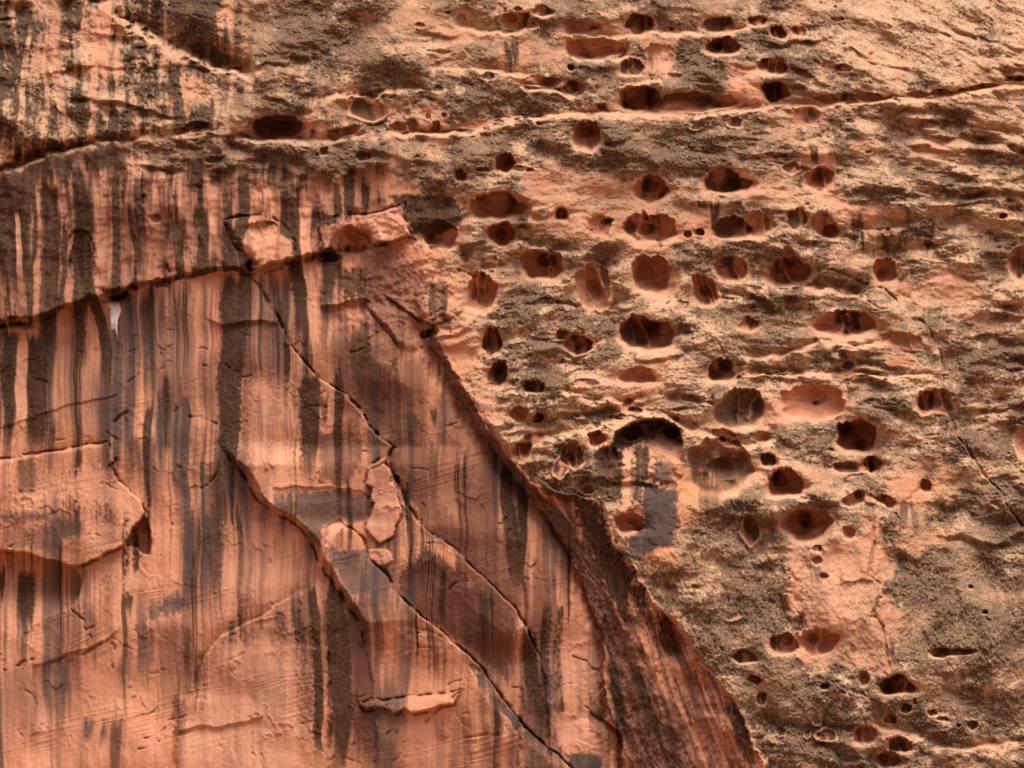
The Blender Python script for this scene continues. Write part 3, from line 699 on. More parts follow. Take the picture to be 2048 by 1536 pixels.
# natural run-off streaks on the smooth wall: straight, soft, many widths
LW = np.clip(LOWER + f32(.6) * MID, 0, 1) * (1 - f32(.6) * FLANK)
LW = LW * (1 - f32(.85) * sst(660, 740, U0 + f32(40) * fbm(U0 / 40, V0 / 60, 2, 25)) * sst(720, 600, V0))
xs = SX
pa = fbm(U0 / 110, V0 / 520, 2, 83); pb = fbm(U0 / 90, V0 / 420, 2, 86); pc = fbm(U0 / 150, V0 / 150, 2, 96)
n1 = hair(xs / 60, V0 / 1000, 81, (1, 2.3, 5.1, 11))
PURP = np.maximum(PURP, LW * sst(-.02, .50, n1 + pa * f32(.9)) * f32(.52))
n3 = hair(xs / 40, V0 / 900, 84, (1, 2.3, 5.1, 9))
GREY = np.maximum(GREY, LW * sst(.10, .50, n3 + pb * f32(.9)) * f32(.55) * sst(600, 840, V0))
PALE = np.maximum(PALE, LW * sst(.1, .6, hair(xs / 12, V0 / 500, 87)) * f32(.55))
_sr = np.random.RandomState(21)


def hang(x, rows):
    c = [y for y in rows if y == y]
    return c[_sr.randint(len(c))]


def start_y(x):
    """a ledge or crack above which the stain's water comes from"""
    rows = [float(np.interp(x, [p[0] for p in L2], [p[1] for p in L2])) + 4] * 2
    for C_ in (CA, CB, CC):
        xs_ = [p[0] for p in C_]
        if xs_[0] < x < xs_[-1]: rows.append(float(np.interp(x, xs_, [p[1] for p in C_])))
    if x < 230: rows += [905, 1115]
    if 400 < x < 640: rows.append(1300 - (x - 400) * .55)
    rows.append(_sr.uniform(620, 1350))
    return hang(x, rows)


def curtain(x, ya, half, kd, n, lmax, k0):
    for i in range(n):
        xx = x + half * _sr.uniform(-1, 1); w = 1.2 + 11 * _sr.rand() ** 2.4; ln = lmax * (.35 + .65 * _sr.rand()); k = k0 * _sr.uniform(.55, 1.1)
        s = win(xx - w * 1.8 - 9, xx + w * 1.8 + 9, ya - 12, ya + ln)
        if s[0].start >= s[0].stop or s[1].start >= s[1].stop: continue
        u, v = SX[s], V0[s]; tt = np.clip((v - ya) / ln, 0, 1)
        d = np.abs(u - xx) / (w * (f32(1.) - f32(.4) * tt))
        m = np.exp(-np.maximum(d - f32(.25), 0) ** 2 / f32(.30)) * (f32(.85) + f32(.3) * HAIR[s]) * sst(-22, 26, v - ya - f32(_sr.uniform(-8, 60)) + 30 * HAIR2[s] + 16 * HAIR[s]) * (1 - tt ** 1.3) * f32(min(k, 1)) * LW[s]
        if kd == 'L': put('L', s, m * f32(.6)); continue
        T = {'D': DARK, 'G': GREY, 'P': PURP}[kd]
        T[s] = 1 - (1 - T[s]) * (1 - m)


for i in range(150):
    x = _sr.uniform(-200, 1200); curtain(x, start_y(x), _sr.uniform(8, 60), 'PPPGDDDG'[_sr.randint(8)], _sr.randint(5, 18), _sr.uniform(180, 640), _sr.uniform(.25, .8))
for i in range(60):
    x = _sr.uniform(-200, 1200); curtain(x, start_y(x), _sr.uniform(6, 30), 'L', _sr.randint(3, 8), _sr.uniform(150, 500), 1.3)
for i in range(34):
    x = _sr.uniform(-200, 820); curtain(x, float(np.interp(x, [p[0] for p in L1], [p[1] for p in L1])) + _sr.uniform(5, 60), _sr.uniform(8, 34), 'DDDP'[_sr.randint(4)], _sr.randint(5, 14), _sr.uniform(90, 330), _sr.uniform(.6, 1.1))
PURP = np.maximum(PURP, MID * f32(.34) * (1 + HAIR2))
# brown lichen on the band under the first ledge and on the upper-left face
md = fbm(xs / 30, V0 / 300, 4, 88, .6)
DARK = np.maximum(DARK, (1 - f32(.75) * MTOP) * MID * sst(-.22, .42, md + f32(.45) * sst(110, 5, V0 - yL1) - f32(.04) + f32(.16) * FLECK) * f32(.85))
DARK = np.maximum(DARK, (1 - f32(.6) * MTOP) * MID * sst(95, -5, V0 - yL1 + f32(40) * HAIR2 + f32(10) * HAIR + f32(24) * FLECK) * f32(.7))
ulm = fbm(U0 / 70, V0 / 60, 3, 98, .6)
DARK = np.maximum(DARK, UL * sst(.5, -.5, stk * f32(.9) + f32(.45) * FLECK + f32(.75) * ulm - f32(.08)) * f32(.72))

curtain(160, 886, 20, 'D', 14, 62, 1.); curtain(112, 1300, 26, 'G', 12, 150, .8); [curtain(_sr.uniform(0, 1190), _sr.uniform(640, 1250), _sr.uniform(4, 14), 'D', _sr.randint(3, 7), _sr.uniform(250, 600), 1.15) for _i in range(26)]; curtain(200, 1448, 30, 'G', 12, 70, .9); curtain(655, 985, 90, 'G', 26, 90, .6); curtain(700, 1100, 40, 'G', 14, 110, .6)
for i in range(7):
    x = _sr.uniform(0, 820); ya = float(np.interp(x, [p[0] for p in L1], [p[1] for p in L1])) + _sr.uniform(15, 70); yb = float(np.interp(x, [p[0] for p in L2], [p[1] for p in L2])) + _sr.uniform(-20, 260)
    streak([(x, ya), (x + _sr.uniform(-4, 10), yb)], _sr.uniform(7, 17), _sr.uniform(.7, 1.), 'D')
for x, ya, yb, w, k, kd in ((285, 600, 820, 24, .5, 'P'), (330, 690, 1000, 16, .5, 'P'), (415, 680, 900, 20, .55, 'P'), (690, 640, 900, 25, .6, 'P'), (760, 650, 1000, 25, .6, 'P'), (830, 690, 1000, 20, .6, 'P'),
                            (900, 790, 1100, 25, .5, 'P'), (960, 890, 1250, 25, .5, 'P'), (300, 870, 1110, 14, .75, 'P'), (270, 870, 1010, 12, .85, 'P'), (395, 990, 1260, 24, .6, 'P'), (440, 970, 1210, 16, .75, 'D'),
                            (180, 1190, 1330, 12, .6, 'P'), (40, 1310, 1500, 36, .55, 'P'), (340, 1230, 1440, 20, .5, 'P'), (560, 1050, 1170, 14, .5, 'P'), (800, 1380, 1560, 10, .6, 'P'), (1125, 1080, 1250, 9, .6, 'P'),
                            (1000, 1010, 1180, 9, .5, 'P'), (930, 1010, 1120, 12, .6, 'P'), (155, 640, 800, 22, .4, 'P'), (545, 640, 760, 10, .5, 'P'), (1180, 1290, 1500, 10, .4, 'P'), (250, 1290, 1420, 12, .5, 'P'), (300, 1250, 1400, 8, .5, 'G'), (115, 640, 760, 12, .4, 'P')):
    streak([(x, ya), (x + 3, yb)], w, k * .8, kd)
for a in (([(18, 330), (18, 640)], [26, 24], .95, 'D'), ([(40, 400), (52, 640)], [10, 18], .85, 'D'), ([(22, 640), (22, 925)], [17, 18], .98, 'D'), ([(74, 640), (72, 930)], [20, 17], .98, 'D'),
          ([(92, 410), (95, 560)], 14, .45, 'D'), ([(230, 400), (238, 520)], 8, .5, 'D'), ([(258, 400), (270, 480), (285, 560), (300, 610)], 6, .8, 'D'),
          ([(168, 470), (172, 540), (185, 590), (200, 630), (212, 700), (215, 800), (225, 830)], [9, 10, 9, 6], .95, 'D'), ([(345, 405), (352, 530)], 20, .7, 'D'),
          ([(402, 390), (408, 510)], 18, .85, 'D'), ([(468, 540), (466, 660), (457, 780), (456, 900), (462, 1000)], [22, 22, 20, 16], .95, 'D'), ([(430, 900), (440, 1000), (440, 1150)], 14, .55, 'D'),
          ([(580, 365), (588, 470), (598, 560), (608, 640), (614, 720)], [16, 16, 17, 18], .95, 'D'), ([(628, 395), (630, 505)], 11, .8, 'D'), ([(620, 730), (620, 860), (620, 990)], [18, 17, 13], .92, 'D'),
          ([(646, 760), (645, 860)], 10, .6, 'D'), ([(716, 615), (722, 700), (735, 820)], [18, 20, 10], .6, 'D'), ([(820, 820), (822, 945)], 5, .8, 'G'), ([(866, 880), (868, 1100)], 10, .7, 'P'),
          ([(868, 800), (866, 900)], 7, .7, 'D'), ([(1006, 905), (1016, 1000), (1030, 1100), (1040, 1190), (1048, 1260)], [9, 12, 13, 13], .85, 'D'), ([(1060, 1240), (1066, 1330), (1072, 1500)], [10, 14, 16], .85, 'D'),
          ([(1088, 1040), (1090, 1110), (1100, 1260), (1105, 1400)], [7, 6, 5], .6, 'P'), ([(1095, 1320), (1100, 1500)], 9, .7, 'G'),
          ([(318, 770), (322, 990)], 5, .85, 'G'), ([(335, 770), (338, 930)], 4, .7, 'G'), ([(350, 790), (352, 1040)], 4, .8, 'G'), ([(368, 770), (372, 1080)], 8, .85, 'G'), ([(374, 1000), (376, 1230)], 9, .85, 'G'),
          ([(412, 1000), (412, 1240)], 8, .75, 'G'), ([(375, 1230), (372, 1420)], 6, .5, 'D'), ([(258, 1170), (258, 1290)], 11, .75, 'D'), ([(138, 1270), (136, 1440)], 5, .7, 'P'), ([(96, 1290), (96, 1450)], 8, .7, 'G'),
          ([(230, 1410), (232, 1560)], 9, .8, 'P'), ([(626, 1150), (630, 1240), (636, 1400), (640, 1570)], [7, 8, 8], .9, 'D'), ([(672, 1150), (676, 1300), (682, 1420), (684, 1570)], [14, 20, 20], .98, 'D'),
          ([(715, 1180), (722, 1300), (728, 1570)], [16, 20, 22], .95, 'P'), ([(516, 770), (518, 860), (526, 985)], 6, .8, 'P'), ([(430, 1080), (440, 1250)], 12, .5, 'D'), ([(55, 1110), (50, 1270)], 14, .8, 'D'), ([(5, 1110), (2, 1200)], 8, .8, 'D'),
          ([(833, 1210), (836, 1400)], 3, .8, 'D'), ([(545, 1060), (550, 1110)], 4, .6, 'D'), ([(595, 1090), (600, 1150)], 6, .5, 'D'), ([(760, 1100), (762, 1260)], 18, .6, 'G'), ([(740, 960), (742, 1010)], 6, .4, 'D'),
          ([(365, 1370), (360, 1560)], 8, .6, 'P'), ([(890, 620), (893, 700)], 10, .6, 'D'), ([(845, 1150), (850, 1290)], 10, .85, 'P'), ([(885, 1120), (888, 1300)], 6, .8, 'D'), ([(915, 1130), (920, 1330)], 9, .8, 'P'), ([(945, 1130), (948, 1330)], 8, .75, 'P'),
          ([(800, 1150), (805, 1240)], 7, .7, 'P'), ([(930, 1400), (935, 1570)], 9, .6, 'P'), ([(880, 1420), (884, 1570)], 8, .5, 'P'), ([(970, 1420), (975, 1570)], 7, .6, 'P'), ([(760, 1200), (762, 1350)], 5, .6, 'P'), ([(870, 1290), (872, 1400)], 5, .5, 'P'),
          ([(222, 606), (224, 672)], 2, .8, 'W'), ([(230, 604), (233, 690)], 2.2, .8, 'W'), ([(955, 660), (958, 760)], 3, .5, 'L'), ([(1215, 1300), (1230, 1360), (1255, 1560)], [9, 10, 12], .8, 'D'), ([(1262, 1320), (1290, 1400), (1340, 1560)], 12, .8, 'D'), ([(1365, 1330), (1390, 1400), (1440, 1560)], 9, .5, 'P'), ([(1330, 1380), (1370, 1470), (1395, 1560)], 10, .7, 'P'), ([(1455, 1385), (1480, 1450), (1510, 1560)], 14, .75, 'D'),
          # buttress
          ([(1236, 890), (1238, 1000)], 7, .5, 'D'), ([(1266, 900), (1270, 1020)], 9, .5, 'D'), ([(1252, 880), (1252, 1040)], 7, .9, 'L'), ([(1300, 880), (1302, 945)], 5, .8, 'L'), ([(1352, 880), (1356, 1010)], 5, .8, 'L'), ([(1400, 930), (1400, 960)], 4, .8, 'L'), ([(1422, 930), (1424, 970)], 5, .7, 'L'),
          ([(1395, 965), (1396, 1050)], 2, .22, 'W'), ([(1627, 275), (1632, 345)], 8, .75, 'D'), ([(1610, 275), (1612, 350)], 5, .85, 'L'), ([(1645, 275), (1650, 330), (1664, 440)], 8, .85, 'L'), ([(1690, 330), (1700, 400)], 4, .6, 'L'),
          ([(1712, 415), (1716, 525)], 12, .85, 'D'), ([(1770, 440), (1772, 500)], 7, .7, 'D'), ([(1850, 440), (1854, 500)], 16, .8, 'D'), ([(1745, 400), (1748, 520)], 6, .8, 'L'), ([(1832, 460), (1836, 520)], 5, .8, 'L'), ([(1800, 440), (1800, 500)], 14, .6, 'D'),
          ([(1805, 985), (1808, 1080)], 7, .8, 'P'), ([(1825, 990), (1830, 1060)], 6, .5, 'G'), ([(1590, 1105), (1592, 1330)], 9, .35, 'L'), ([(1665, 1100), (1670, 1330)], 9, .35, 'L'), ([(1782, 1260), (1786, 1340)], 4, .7, 'G'), ([(1610, 1100), (1640, 1160)], 12, .5, 'D'),
          ([(1430, 380), (1432, 480)], 9, .7, 'D'), ([(1315, 395), (1318, 470)], 4, .5, 'D'), ([(1247, 350), (1250, 400)], 5, .6, 'D'), ([(1100, 395), (1102, 470)], 6, .6, 'L'), ([(1162, 420), (1165, 480)], 6, .6, 'L'), ([(1030, 640), (1035, 700)], 9, .7, 'L'),
          # upper cliff
          ([(448, -5), (447, 60), (442, 112)], [11, 12, 12], .95, 'L'), ([(62, 40), (50, 140), (38, 250), (28, 330)], [4, 5, 6], .7, 'L'), ([(115, 0), (108, 110), (96, 240)], [6, 10, 9], .6, 'L'), ([(72, 70), (62, 250)], 5, .5, 'L'),
          ([(200, 0), (205, 60), (205, 220)], [16, 22, 14], .55, 'L'), ([(150, 130), (140, 190)], 8, .6, 'L'), ([(395, 130), (390, 245)], 12, .7, 'L'), ([(268, 288), (275, 340), (285, 390)], [20, 20, 12], .9, 'L'), ([(190, 320), (195, 400)], 26, .6, 'L'), ([(318, 340), (322, 385)], 11, .7, 'L'),
          ([(528, 350), (530, 420)], 16, .85, 'L'), ([(425, 360), (428, 560)], 8, .85, 'L'), ([(608, 380), (612, 500), (625, 640), (640, 760)], [11, 9, 9, 8], .9, 'L'), ([(655, 345), (655, 420)], 12, .7, 'L'), ([(32, 400), (36, 470), (45, 635)], [4, 5, 6], .95, 'L'), ([(48, 650), (42, 780), (34, 920)], [10, 11, 8], .95, 'L'),
          ([(618, 205), (614, 275)], 10, .9, 'L'), ([(775, 200), (776, 262)], 9, .8, 'L'), ([(1005, 70), (1004, 138)], 5, .8, 'L'), ([(1025, 70), (1024, 140)], 13, .85, 'D'), ([(1055, 70), (1050, 140)], 10, .7, 'L'), ([(1300, 85), (1300, 150)], 6, .5, 'D'), ([(1325, 85), (1325, 150)], 14, .8, 'L'), ([(1200, 85), (1196, 116)], 8, .8, 'L'), ([(1232, 80), (1232, 112)], 8, .8, 'L'),
          ([(1485, 130), (1495, 210)], 20, .85, 'L'), ([(1505, 70), (1510, 110)], 8, .4, 'L'), ([(870, 205), (870, 255)], 20, .6, 'L'), ([(905, 205), (905, 260)], 8, .7, 'D'), ([(1010, 195), (1012, 232)], 8, .5, 'L'), ([(1320, 165), (1312, 215)], 4, .7, 'L'), ([(1268, 185), (1270, 220)], 6, .6, 'L')):
    streak(*a)
for a in (([(778, 392), (830, 388), (900, 392), (926, 420), (915, 455), (850, 470), (822, 462), (808, 425)], .95, 'D', 9, 10),
          ([(690, 510), (780, 495), (850, 560), (850, 650), (800, 700), (720, 610)], .5, 'P', 14, 30), ([(660, 535), (735, 530), (745, 600), (680, 612)], .6, 'D', 10, 24), ([(845, 560), (890, 570), (895, 640), (866, 655)], .6, 'D', 8, 16),
          ([(548, 988), (580, 982), (670, 980), (718, 990), (744, 1008), (734, 1038), (700, 1052), (680, 1034), (640, 1056), (648, 1078), (640, 1098), (604, 1046), (552, 1014)], .66, 'G', 5, 7),
          ([(664, 1094), (740, 1102), (740, 1118), (760, 1140), (742, 1180), (700, 1190), (660, 1130)], .6, 'G', 4, 6),
          ([(640, 870), (700, 860), (730, 880), (722, 925), (700, 970), (640, 960)], .55, 'P', 6, 10), ([(650, 780), (700, 800), (720, 870), (690, 860)], .3, 'P', 6, 8),
          ([(655, 768), (700, 795), (745, 862), (788, 893), (800, 960), (850, 1056), (885, 1076), (870, 980), (845, 860), (800, 760), (740, 700), (690, 725)], .6, 'P', 8, 16), ([(700, 690), (800, 740), (850, 860), (800, 890), (750, 840), (700, 780)], .45, 'D', 8, 20), ([(800, 970), (850, 1060), (950, 1140), (1040, 1240), (1030, 1150), (940, 1060), (860, 980)], .5, 'P', 8, 16),  # varnish right of the slab crack, darkened in place of weak recess shade
          ([(788, 1160), (850, 1100), (960, 1170), (1030, 1240), (1020, 1380), (965, 1320), (900, 1270), (830, 1215)], .85, 'P', 8, 14), ([(310, 780), (385, 790), (385, 890), (310, 900)], .45, 'G', 6, 10),
          ([(1285, 970), (1305, 965), (1350, 985), (1353, 1040), (1345, 1092), (1310, 1098), (1280, 1116), (1258, 1122), (1256, 1078), (1285, 1062)], 1.0, 'G', 6, 10), ([(1306, 930), (1322, 912), (1343, 925), (1346, 972), (1325, 978), (1310, 966)], .6, 'G', 7, 12),
          ([(1270, 1100), (1340, 1092), (1365, 1130), (1300, 1150)], .8, 'O', 7, 14), ([(1360, 960), (1440, 965), (1440, 1050), (1380, 1070), (1360, 1040)], .6, 'O', 7, 18), ([(1400, 970), (1435, 970), (1440, 1060), (1400, 1050)], .6, 'P', 5, 8),
          ([(300, 1212), (345, 1196), (385, 1192), (378, 1222), (330, 1228), (296, 1240)], .7, 'G', 10, 22), ([(95, 1030), (170, 1040), (160, 1075), (110, 1085)], .6, 'G', 6, 12), ([(0, 1025), (130, 1020), (140, 1040), (0, 1050)], .45, 'G', 5, 10), ([(0, 1050), (120, 1050), (135, 1105), (0, 1095)], .5, 'P', 6, 12), 
          ([(30, 912), (75, 908), (75, 990), (30, 990)], .5, 'D', 5, 10), ([(490, 1305), (520, 1303), (518, 1325), (512, 1355), (505, 1340)], .75, 'G', 3, 3), ([(540, 805), (570, 815), (560, 830), (535, 835)], .6, 'G', 4, 6), 
          ([(1130, 1505), (1200, 1510), (1205, 1560), (1140, 1540)], .8, 'G', 4, 8), ([(660, 1045), (688, 1045), (672, 1068), (662, 1095), (650, 1095)], .9, 'L', 3, 3), (FLAKE_K, .85, 'L', 4, 4), (FLAKE_N, .9, 'L', 3, 3), ([(800, 1480), (900, 1480), (900, 1560), (780, 1560)], .4, 'L'),
          ([(420, 1290), (520, 1260), (620, 1280), (615, 1400), (615, 1560), (370, 1560), (370, 1480), (400, 1360)], .75, 'L', 26, 46), ([(130, 930), (220, 935), (285, 1015), (270, 1030), (160, 1015), (60, 1000), (90, 950)], .8, 'L', 20, 34), ([(170, 1030), (260, 1045), (240, 1150), (330, 1170), (220, 1180), (180, 1120)], .7, 'L', 20, 34),
          ([(490, 760), (590, 750), (600, 860), (590, 990), (540, 990), (480, 900)], .6, 'L', 20, 34), ([(1105, 1420), (1170, 1430), (1200, 1480), (1200, 1510), (1120, 1490), (1105, 1450)], .85, 'L', 8, 10), ([(1110, 1240), (1195, 1240), (1205, 1400), (1110, 1400)], .6, 'L', 20, 34), ([(640, 450), (800, 415), (815, 460), (740, 490), (650, 500)], .8, 'L', 6, 8),
          ([(850, 1380), (1040, 1470), (1100, 1540), (800, 1540), (760, 1430)], .3, 'L', 20, 34), ([(455, 1050), (600, 1060), (640, 1120), (640, 1150), (440, 1230)], .45, 'L', 20, 34), ([(500, 430), (590, 480), (590, 520), (510, 540), (480, 490)], .7, 'L', 6, 8), ([(500, 430), (590, 480), (590, 520), (510, 540), (480, 490)], .35, 'O', 6, 8),
          ([(1185, 890), (1222, 905), (1244, 900), (1244, 1010), (1215, 1000), (1190, 960)], .75, 'D', 8, 14), ([(1264, 890), (1300, 890), (1296, 950), (1282, 1000), (1264, 1030)], .75, 'D', 7, 12), ([(1222, 900), (1234, 858), (1285, 834), (1325, 834), (1358, 858), (1366, 890), (1330, 870), (1280, 885), (1250, 900)], .85, 'D', 6, 12), ([(1140, 985), (1200, 1010), (1215, 1080), (1270, 1150), (1250, 1250), (1205, 1150), (1170, 1080)], .8, 'D', 6, 14), ([(1030, 920), (1100, 960), (1180, 990), (1130, 1010), (1070, 970)], .6, 'D', 6, 14), ([(0, 285), (120, 305), (60, 335), (0, 340)], .5, 'O', 6, 6), ([(940, 300), (1000, 310), (960, 330)], .3, 'L'),  # lichen zones; the arch polygon paints the shade under the overhang
          ([(216, 606), (238, 603), (236, 622), (234, 655), (229, 645), (224, 655), (220, 632)], .9, 'W', 4, 6)):
    stain(*a)

for pts in [[(1000,150),(1170,190),(1180,215),(1000,235)],[(1060,70),(1240,120),(1245,160),(1060,140)],[(1340,70),(1420,75),(1440,160),(1350,165)],[(1180,250),(1330,285),(1490,310),(1480,350),(1300,340),(1180,300)],[(640,195),(760,190),(770,255),(650,260)],[(500,60),(740,60),(740,110),(510,120)],[(500,190),(620,200),(600,270),(500,265)],[(1100,620),(1200,640),(1130,720),(1060,700)],[(1370,880),(1510,900),(1505,980),(1400,970)],[(1450,1170),(1570,1180),(1575,1300),(1480,1310),(1380,1240)],[(1680,750),(1770,750),(1760,805),(1690,800)],[(1120,350),(1250,300),(1250,345),(1130,325)],[(560,290),(740,290),(760,360),(580,350)],[(1620,480),(1660,470),(1660,560),(1625,560)],[(1040,500),(1000,640),(1060,660),(1100,580)],[(1880,690),(2048,650),(2048,760),(1900,780)],[(1790,1110),(1990,1080),(2048,1300),(1830,1290)],[(1360,500),(1440,520),(1400,560),(1350,540)],[(1420,610),(1560,600),(1620,660),(1480,700)],[(1040,720),(1150,740),(1120,800),(1040,790)],[(1100,830),(1230,850),(1210,990),(1120,960)],[(380,20),(480,90),(520,240),(420,250)]]:
    stain(pts, .8, 'C', 14, 30)
# ---------------------------------------------------------------- lichen crust of the rough zones
FLD = fbm(U0 / 95, V0 / 60, 3, 92, .6)
big = sst(700, 1150, V0) * sst(1250, 1500, U0) * f32(.30) - sst(350, 80, V0) * sst(1500, 1800, U0) * f32(.36) + sst(560, 420, V0) * sst(430, 560, U0) * sst(1640, 1480, U0) * f32(.20)
crust = np.clip(ROUGH * 1.15, 0, 1) * (1 - f32(.45) * UL) * sst(-.50, .42, f32(.03) + FLD * f32(.72) + FLECK * f32(.30) + fbm(U0 / 26, V0 / 14, 3, 79, .65) * f32(.45) + big + CRUX * f32(.7))
# fresh salmon shows through in patches
fresh = sst(.18, .55, fbm(U0 / 60, V0 / 75, 3, 93, .6)) * f32(.38)
TAN = np.maximum(TAN, np.clip(ROUGH * 1.5, 0, 1) * (1 - fresh))
crust = crust * (1 - f32(.75) * fresh) * (1 - f32(.8) * LIPM) * (1 - f32(.7) * np.clip(ORNG, 0, 1)) * (1 - f32(.85) * np.clip(GREY, 0, 1))
TAN = TAN * (1 - np.clip(GREY, 0, 1)) * (1 - f32(.6) * np.clip(ORNG, 0, 1))
D = D.astype(f32)
PALE = PALE * (1 - f32(.7) * UL)
DARK = DARK * (1 - f32(.85) * LIPM); PURP = PURP * (1 - f32(.7) * LIPM)
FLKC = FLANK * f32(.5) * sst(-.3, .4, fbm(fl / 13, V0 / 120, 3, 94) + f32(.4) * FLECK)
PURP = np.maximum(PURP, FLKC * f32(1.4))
abm = sst(.02, .2, tAB) * sst(1.0, .85, tAB) * (V > 660) * (1 - UPPER)  # joint face: brown stain, deepened as painted shade
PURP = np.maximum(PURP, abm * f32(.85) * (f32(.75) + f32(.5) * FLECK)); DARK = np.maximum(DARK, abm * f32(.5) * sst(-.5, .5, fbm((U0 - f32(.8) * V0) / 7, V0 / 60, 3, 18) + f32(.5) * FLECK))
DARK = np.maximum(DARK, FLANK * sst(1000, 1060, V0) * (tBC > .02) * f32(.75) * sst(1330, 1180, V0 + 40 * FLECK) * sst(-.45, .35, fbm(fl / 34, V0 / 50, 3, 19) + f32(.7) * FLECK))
TONE = np.clip(f32(.5) + f32(.85) * lam * lamk * SM + f32(.20) * fbm(U0 / 70, V0 / 50, 3, 95), 0, 1)
print('relief done', NU, NV, float(D.min()), float(D.max()))

# ================================================================== pixels to positions on the cliff
fpx = 1024.0 / math.tan(HFOV / 2)
ax_ = (U0 - 1024.0) / fpx; ay_ = (768.0 - V0) / fpx
cp, sp = math.cos(PITCH), math.sin(PITCH)
dx = ax_; dy = cp - ay_ * sp; dz = sp + ay_ * cp
yy = Y0 + back - D
t = (yy - CAM[1]) / dy
PX = CAM[0] + t * dx; PY = CAM[1] + t * dy; PZ = CAM[2] + t * dz
POS = np.stack([PX, PY, PZ], -1).reshape(-1, 3).astype(f32)

# ================================================================== materials
def rock_material():
    m = bpy.data.materials.new('sandstone'); m.use_nodes = True
    n = m.node_tree; N = n.nodes; L = n.links; N.clear()
    out = N.new('ShaderNodeOutputMaterial'); bs = N.new('ShaderNodeBsdfPrincipled')
    L.new(bs.outputs[0], out.inputs[0])
    bs.inputs['Roughness'].default_value = .85
    bs.inputs['Specular IOR Level'].default_value = .08
    geo = N.new('ShaderNodeTexCoord')

    def attr(name):
        a = N.new('ShaderNodeAttribute'); a.attribute_name = name
        s_ = N.new('ShaderNodeSeparateColor'); L.new(a.outputs['Color'], s_.inputs[0]); return s_.outputs
    A = attr('stain_a'); B = attr('stain_b'); C = attr('stain_c')

    def mapped(sx, sy, sz):
        mp = N.new('ShaderNodeMapping'); mp.inputs['Scale'].default_value = (sx, sy, sz)
        L.new(geo.outputs['Object'], mp.inputs[0]); return mp.outputs[0]

    def noise(vec, scale, det=3, rough=.6):
        x = N.new('ShaderNodeTexNoise'); x.inputs['Scale'].default_value = scale
        x.inputs['Detail'].default_value = det; x.inputs['Roughness'].default_value = rough
        L.new(vec, x.inputs['Vector']); return x.outputs['Fac']

    def math_(op, a, b=None, c=None, clamp=False):
        x = N.new('ShaderNodeMath'); x.operation = op; x.use_clamp = clamp
        for i, q in enumerate((a, b, c)):
            if q is None: continue
            if hasattr(q, 'links'): L.new(q, x.inputs[i])
            else: x.inputs[i].default_value = q
        return x.outputs[0]

    def ramp(x, a, b):
        r = N.new('ShaderNodeMapRange'); r.interpolation_type = 'SMOOTHSTEP'
        r.inputs['From Min'].default_value = a; r.inputs['From Max'].default_value = b
        L.new(x, r.inputs['Value']); return r.outputs[0]

    def mix(f, a, b):
        x = N.new('ShaderNodeMix'); x.data_type = 'RGBA'; x.clamp_factor = True
        if hasattr(f, 'links'): L.new(f, x.inputs[0])
        else: x.inputs[0].default_value = f
        for i, q in ((6, a), (7, b)):
            if hasattr(q, 'links'): L.new(q, x.inputs[i])
            else: x.inputs[i].default_value = (*q, 1)
        return x.outputs[2]

    iso = mapped(1, 1, 1); flat = mapped(1, 1, 2.6); tall = mapped(8, 1, .4)
    nf = noise(flat, 9, 3, .65)          # ~10 cm mottling
    ng = noise(iso, 26, 3, .6)           # grain
    nsp = noise(iso, 17, 2, .5)
    nst = noise(tall, 3.4, 4, .7)       # fine run-off hair streaks

    def soft(mask, nz, k):       # stain thickness: mask with some grain
        t_ = math_('MULTIPLY', mask, math_('ADD', math_('MULTIPLY', math_('SUBTRACT', nz, .5), k), 1.0), clamp=True)
        return math_('MULTIPLY', t_, math_('SUBTRACT', 2.0, t_))      # optical thickness

    def broken(mask, nz, k):     # patchy cover
        return ramp(math_('ADD', mask, math_('MULTIPLY', math_('SUBTRACT', nz, .5), k)), .12, .88)
    base = mix(C[0], (.40, .165, .086), (.64, .292, .162))
    base = mix(math_('MULTIPLY', ramp(nf, .3, .75), .5), base, (.46, .205, .118))
    base = mix(math_('MULTIPLY', B[0], .80), base, (.69, .365, .235))                           # pale / fresh
    tan = mix(ramp(nf, .3, .72), (.35, .195, .105), (.64, .44, .275))
    base = mix(math_('MULTIPLY', broken(B[1], nf, .8), .88), base, tan)
    org = mix(ramp(nsp, .35, .7), (.40, .15, .05), (.55, .29, .12))
    base = mix(math_('MULTIPLY', broken(B[2], ng, 1.0), .7), base, org)
    base = mix(math_('MULTIPLY', soft(A[2], nst, .9), .88), base, (.080, .034, .027))            # purple-brown
    base = mix(math_('MULTIPLY', soft(A[1], nst, .9), .95), base, mix(nst, (.024, .019, .019), (.088, .067, .062)))   # blue-grey
    lich = mix(ramp(nf, .3, .75), (.015, .008, .005), (.090, .043, .022))
    base = mix(math_('MULTIPLY', ramp(math_('ADD', A[0], math_('MULTIPLY', math_('SUBTRACT', nf, .5), .45)), .10, .70), .93), base, lich)
    cr = mix(ramp(nsp, .3, .7), (.040, .023, .014), (.185, .102, .058))
    base = mix(math_('MULTIPLY', broken(C[1], ng, 1.3), .90), base, cr)
    # pale lichen specks where there is crust or dark lichen
    spk = math_('MULTIPLY', ramp(noise(iso, 19, 1, .4), .64, .72), math_('MAXIMUM', math_('MULTIPLY', A[0], .12), math_('MULTIPLY', C[1], .7)))
    base = mix(spk, base, (.55, .45, .31))
    wh = N.new('ShaderNodeAttribute'); wh.attribute_name = 'white'
    base = mix(broken(wh.outputs['Fac'], nst, .9), base, (.80, .76, .72))
    # sandy grain over everything
    gr = N.new('ShaderNodeHueSaturation')
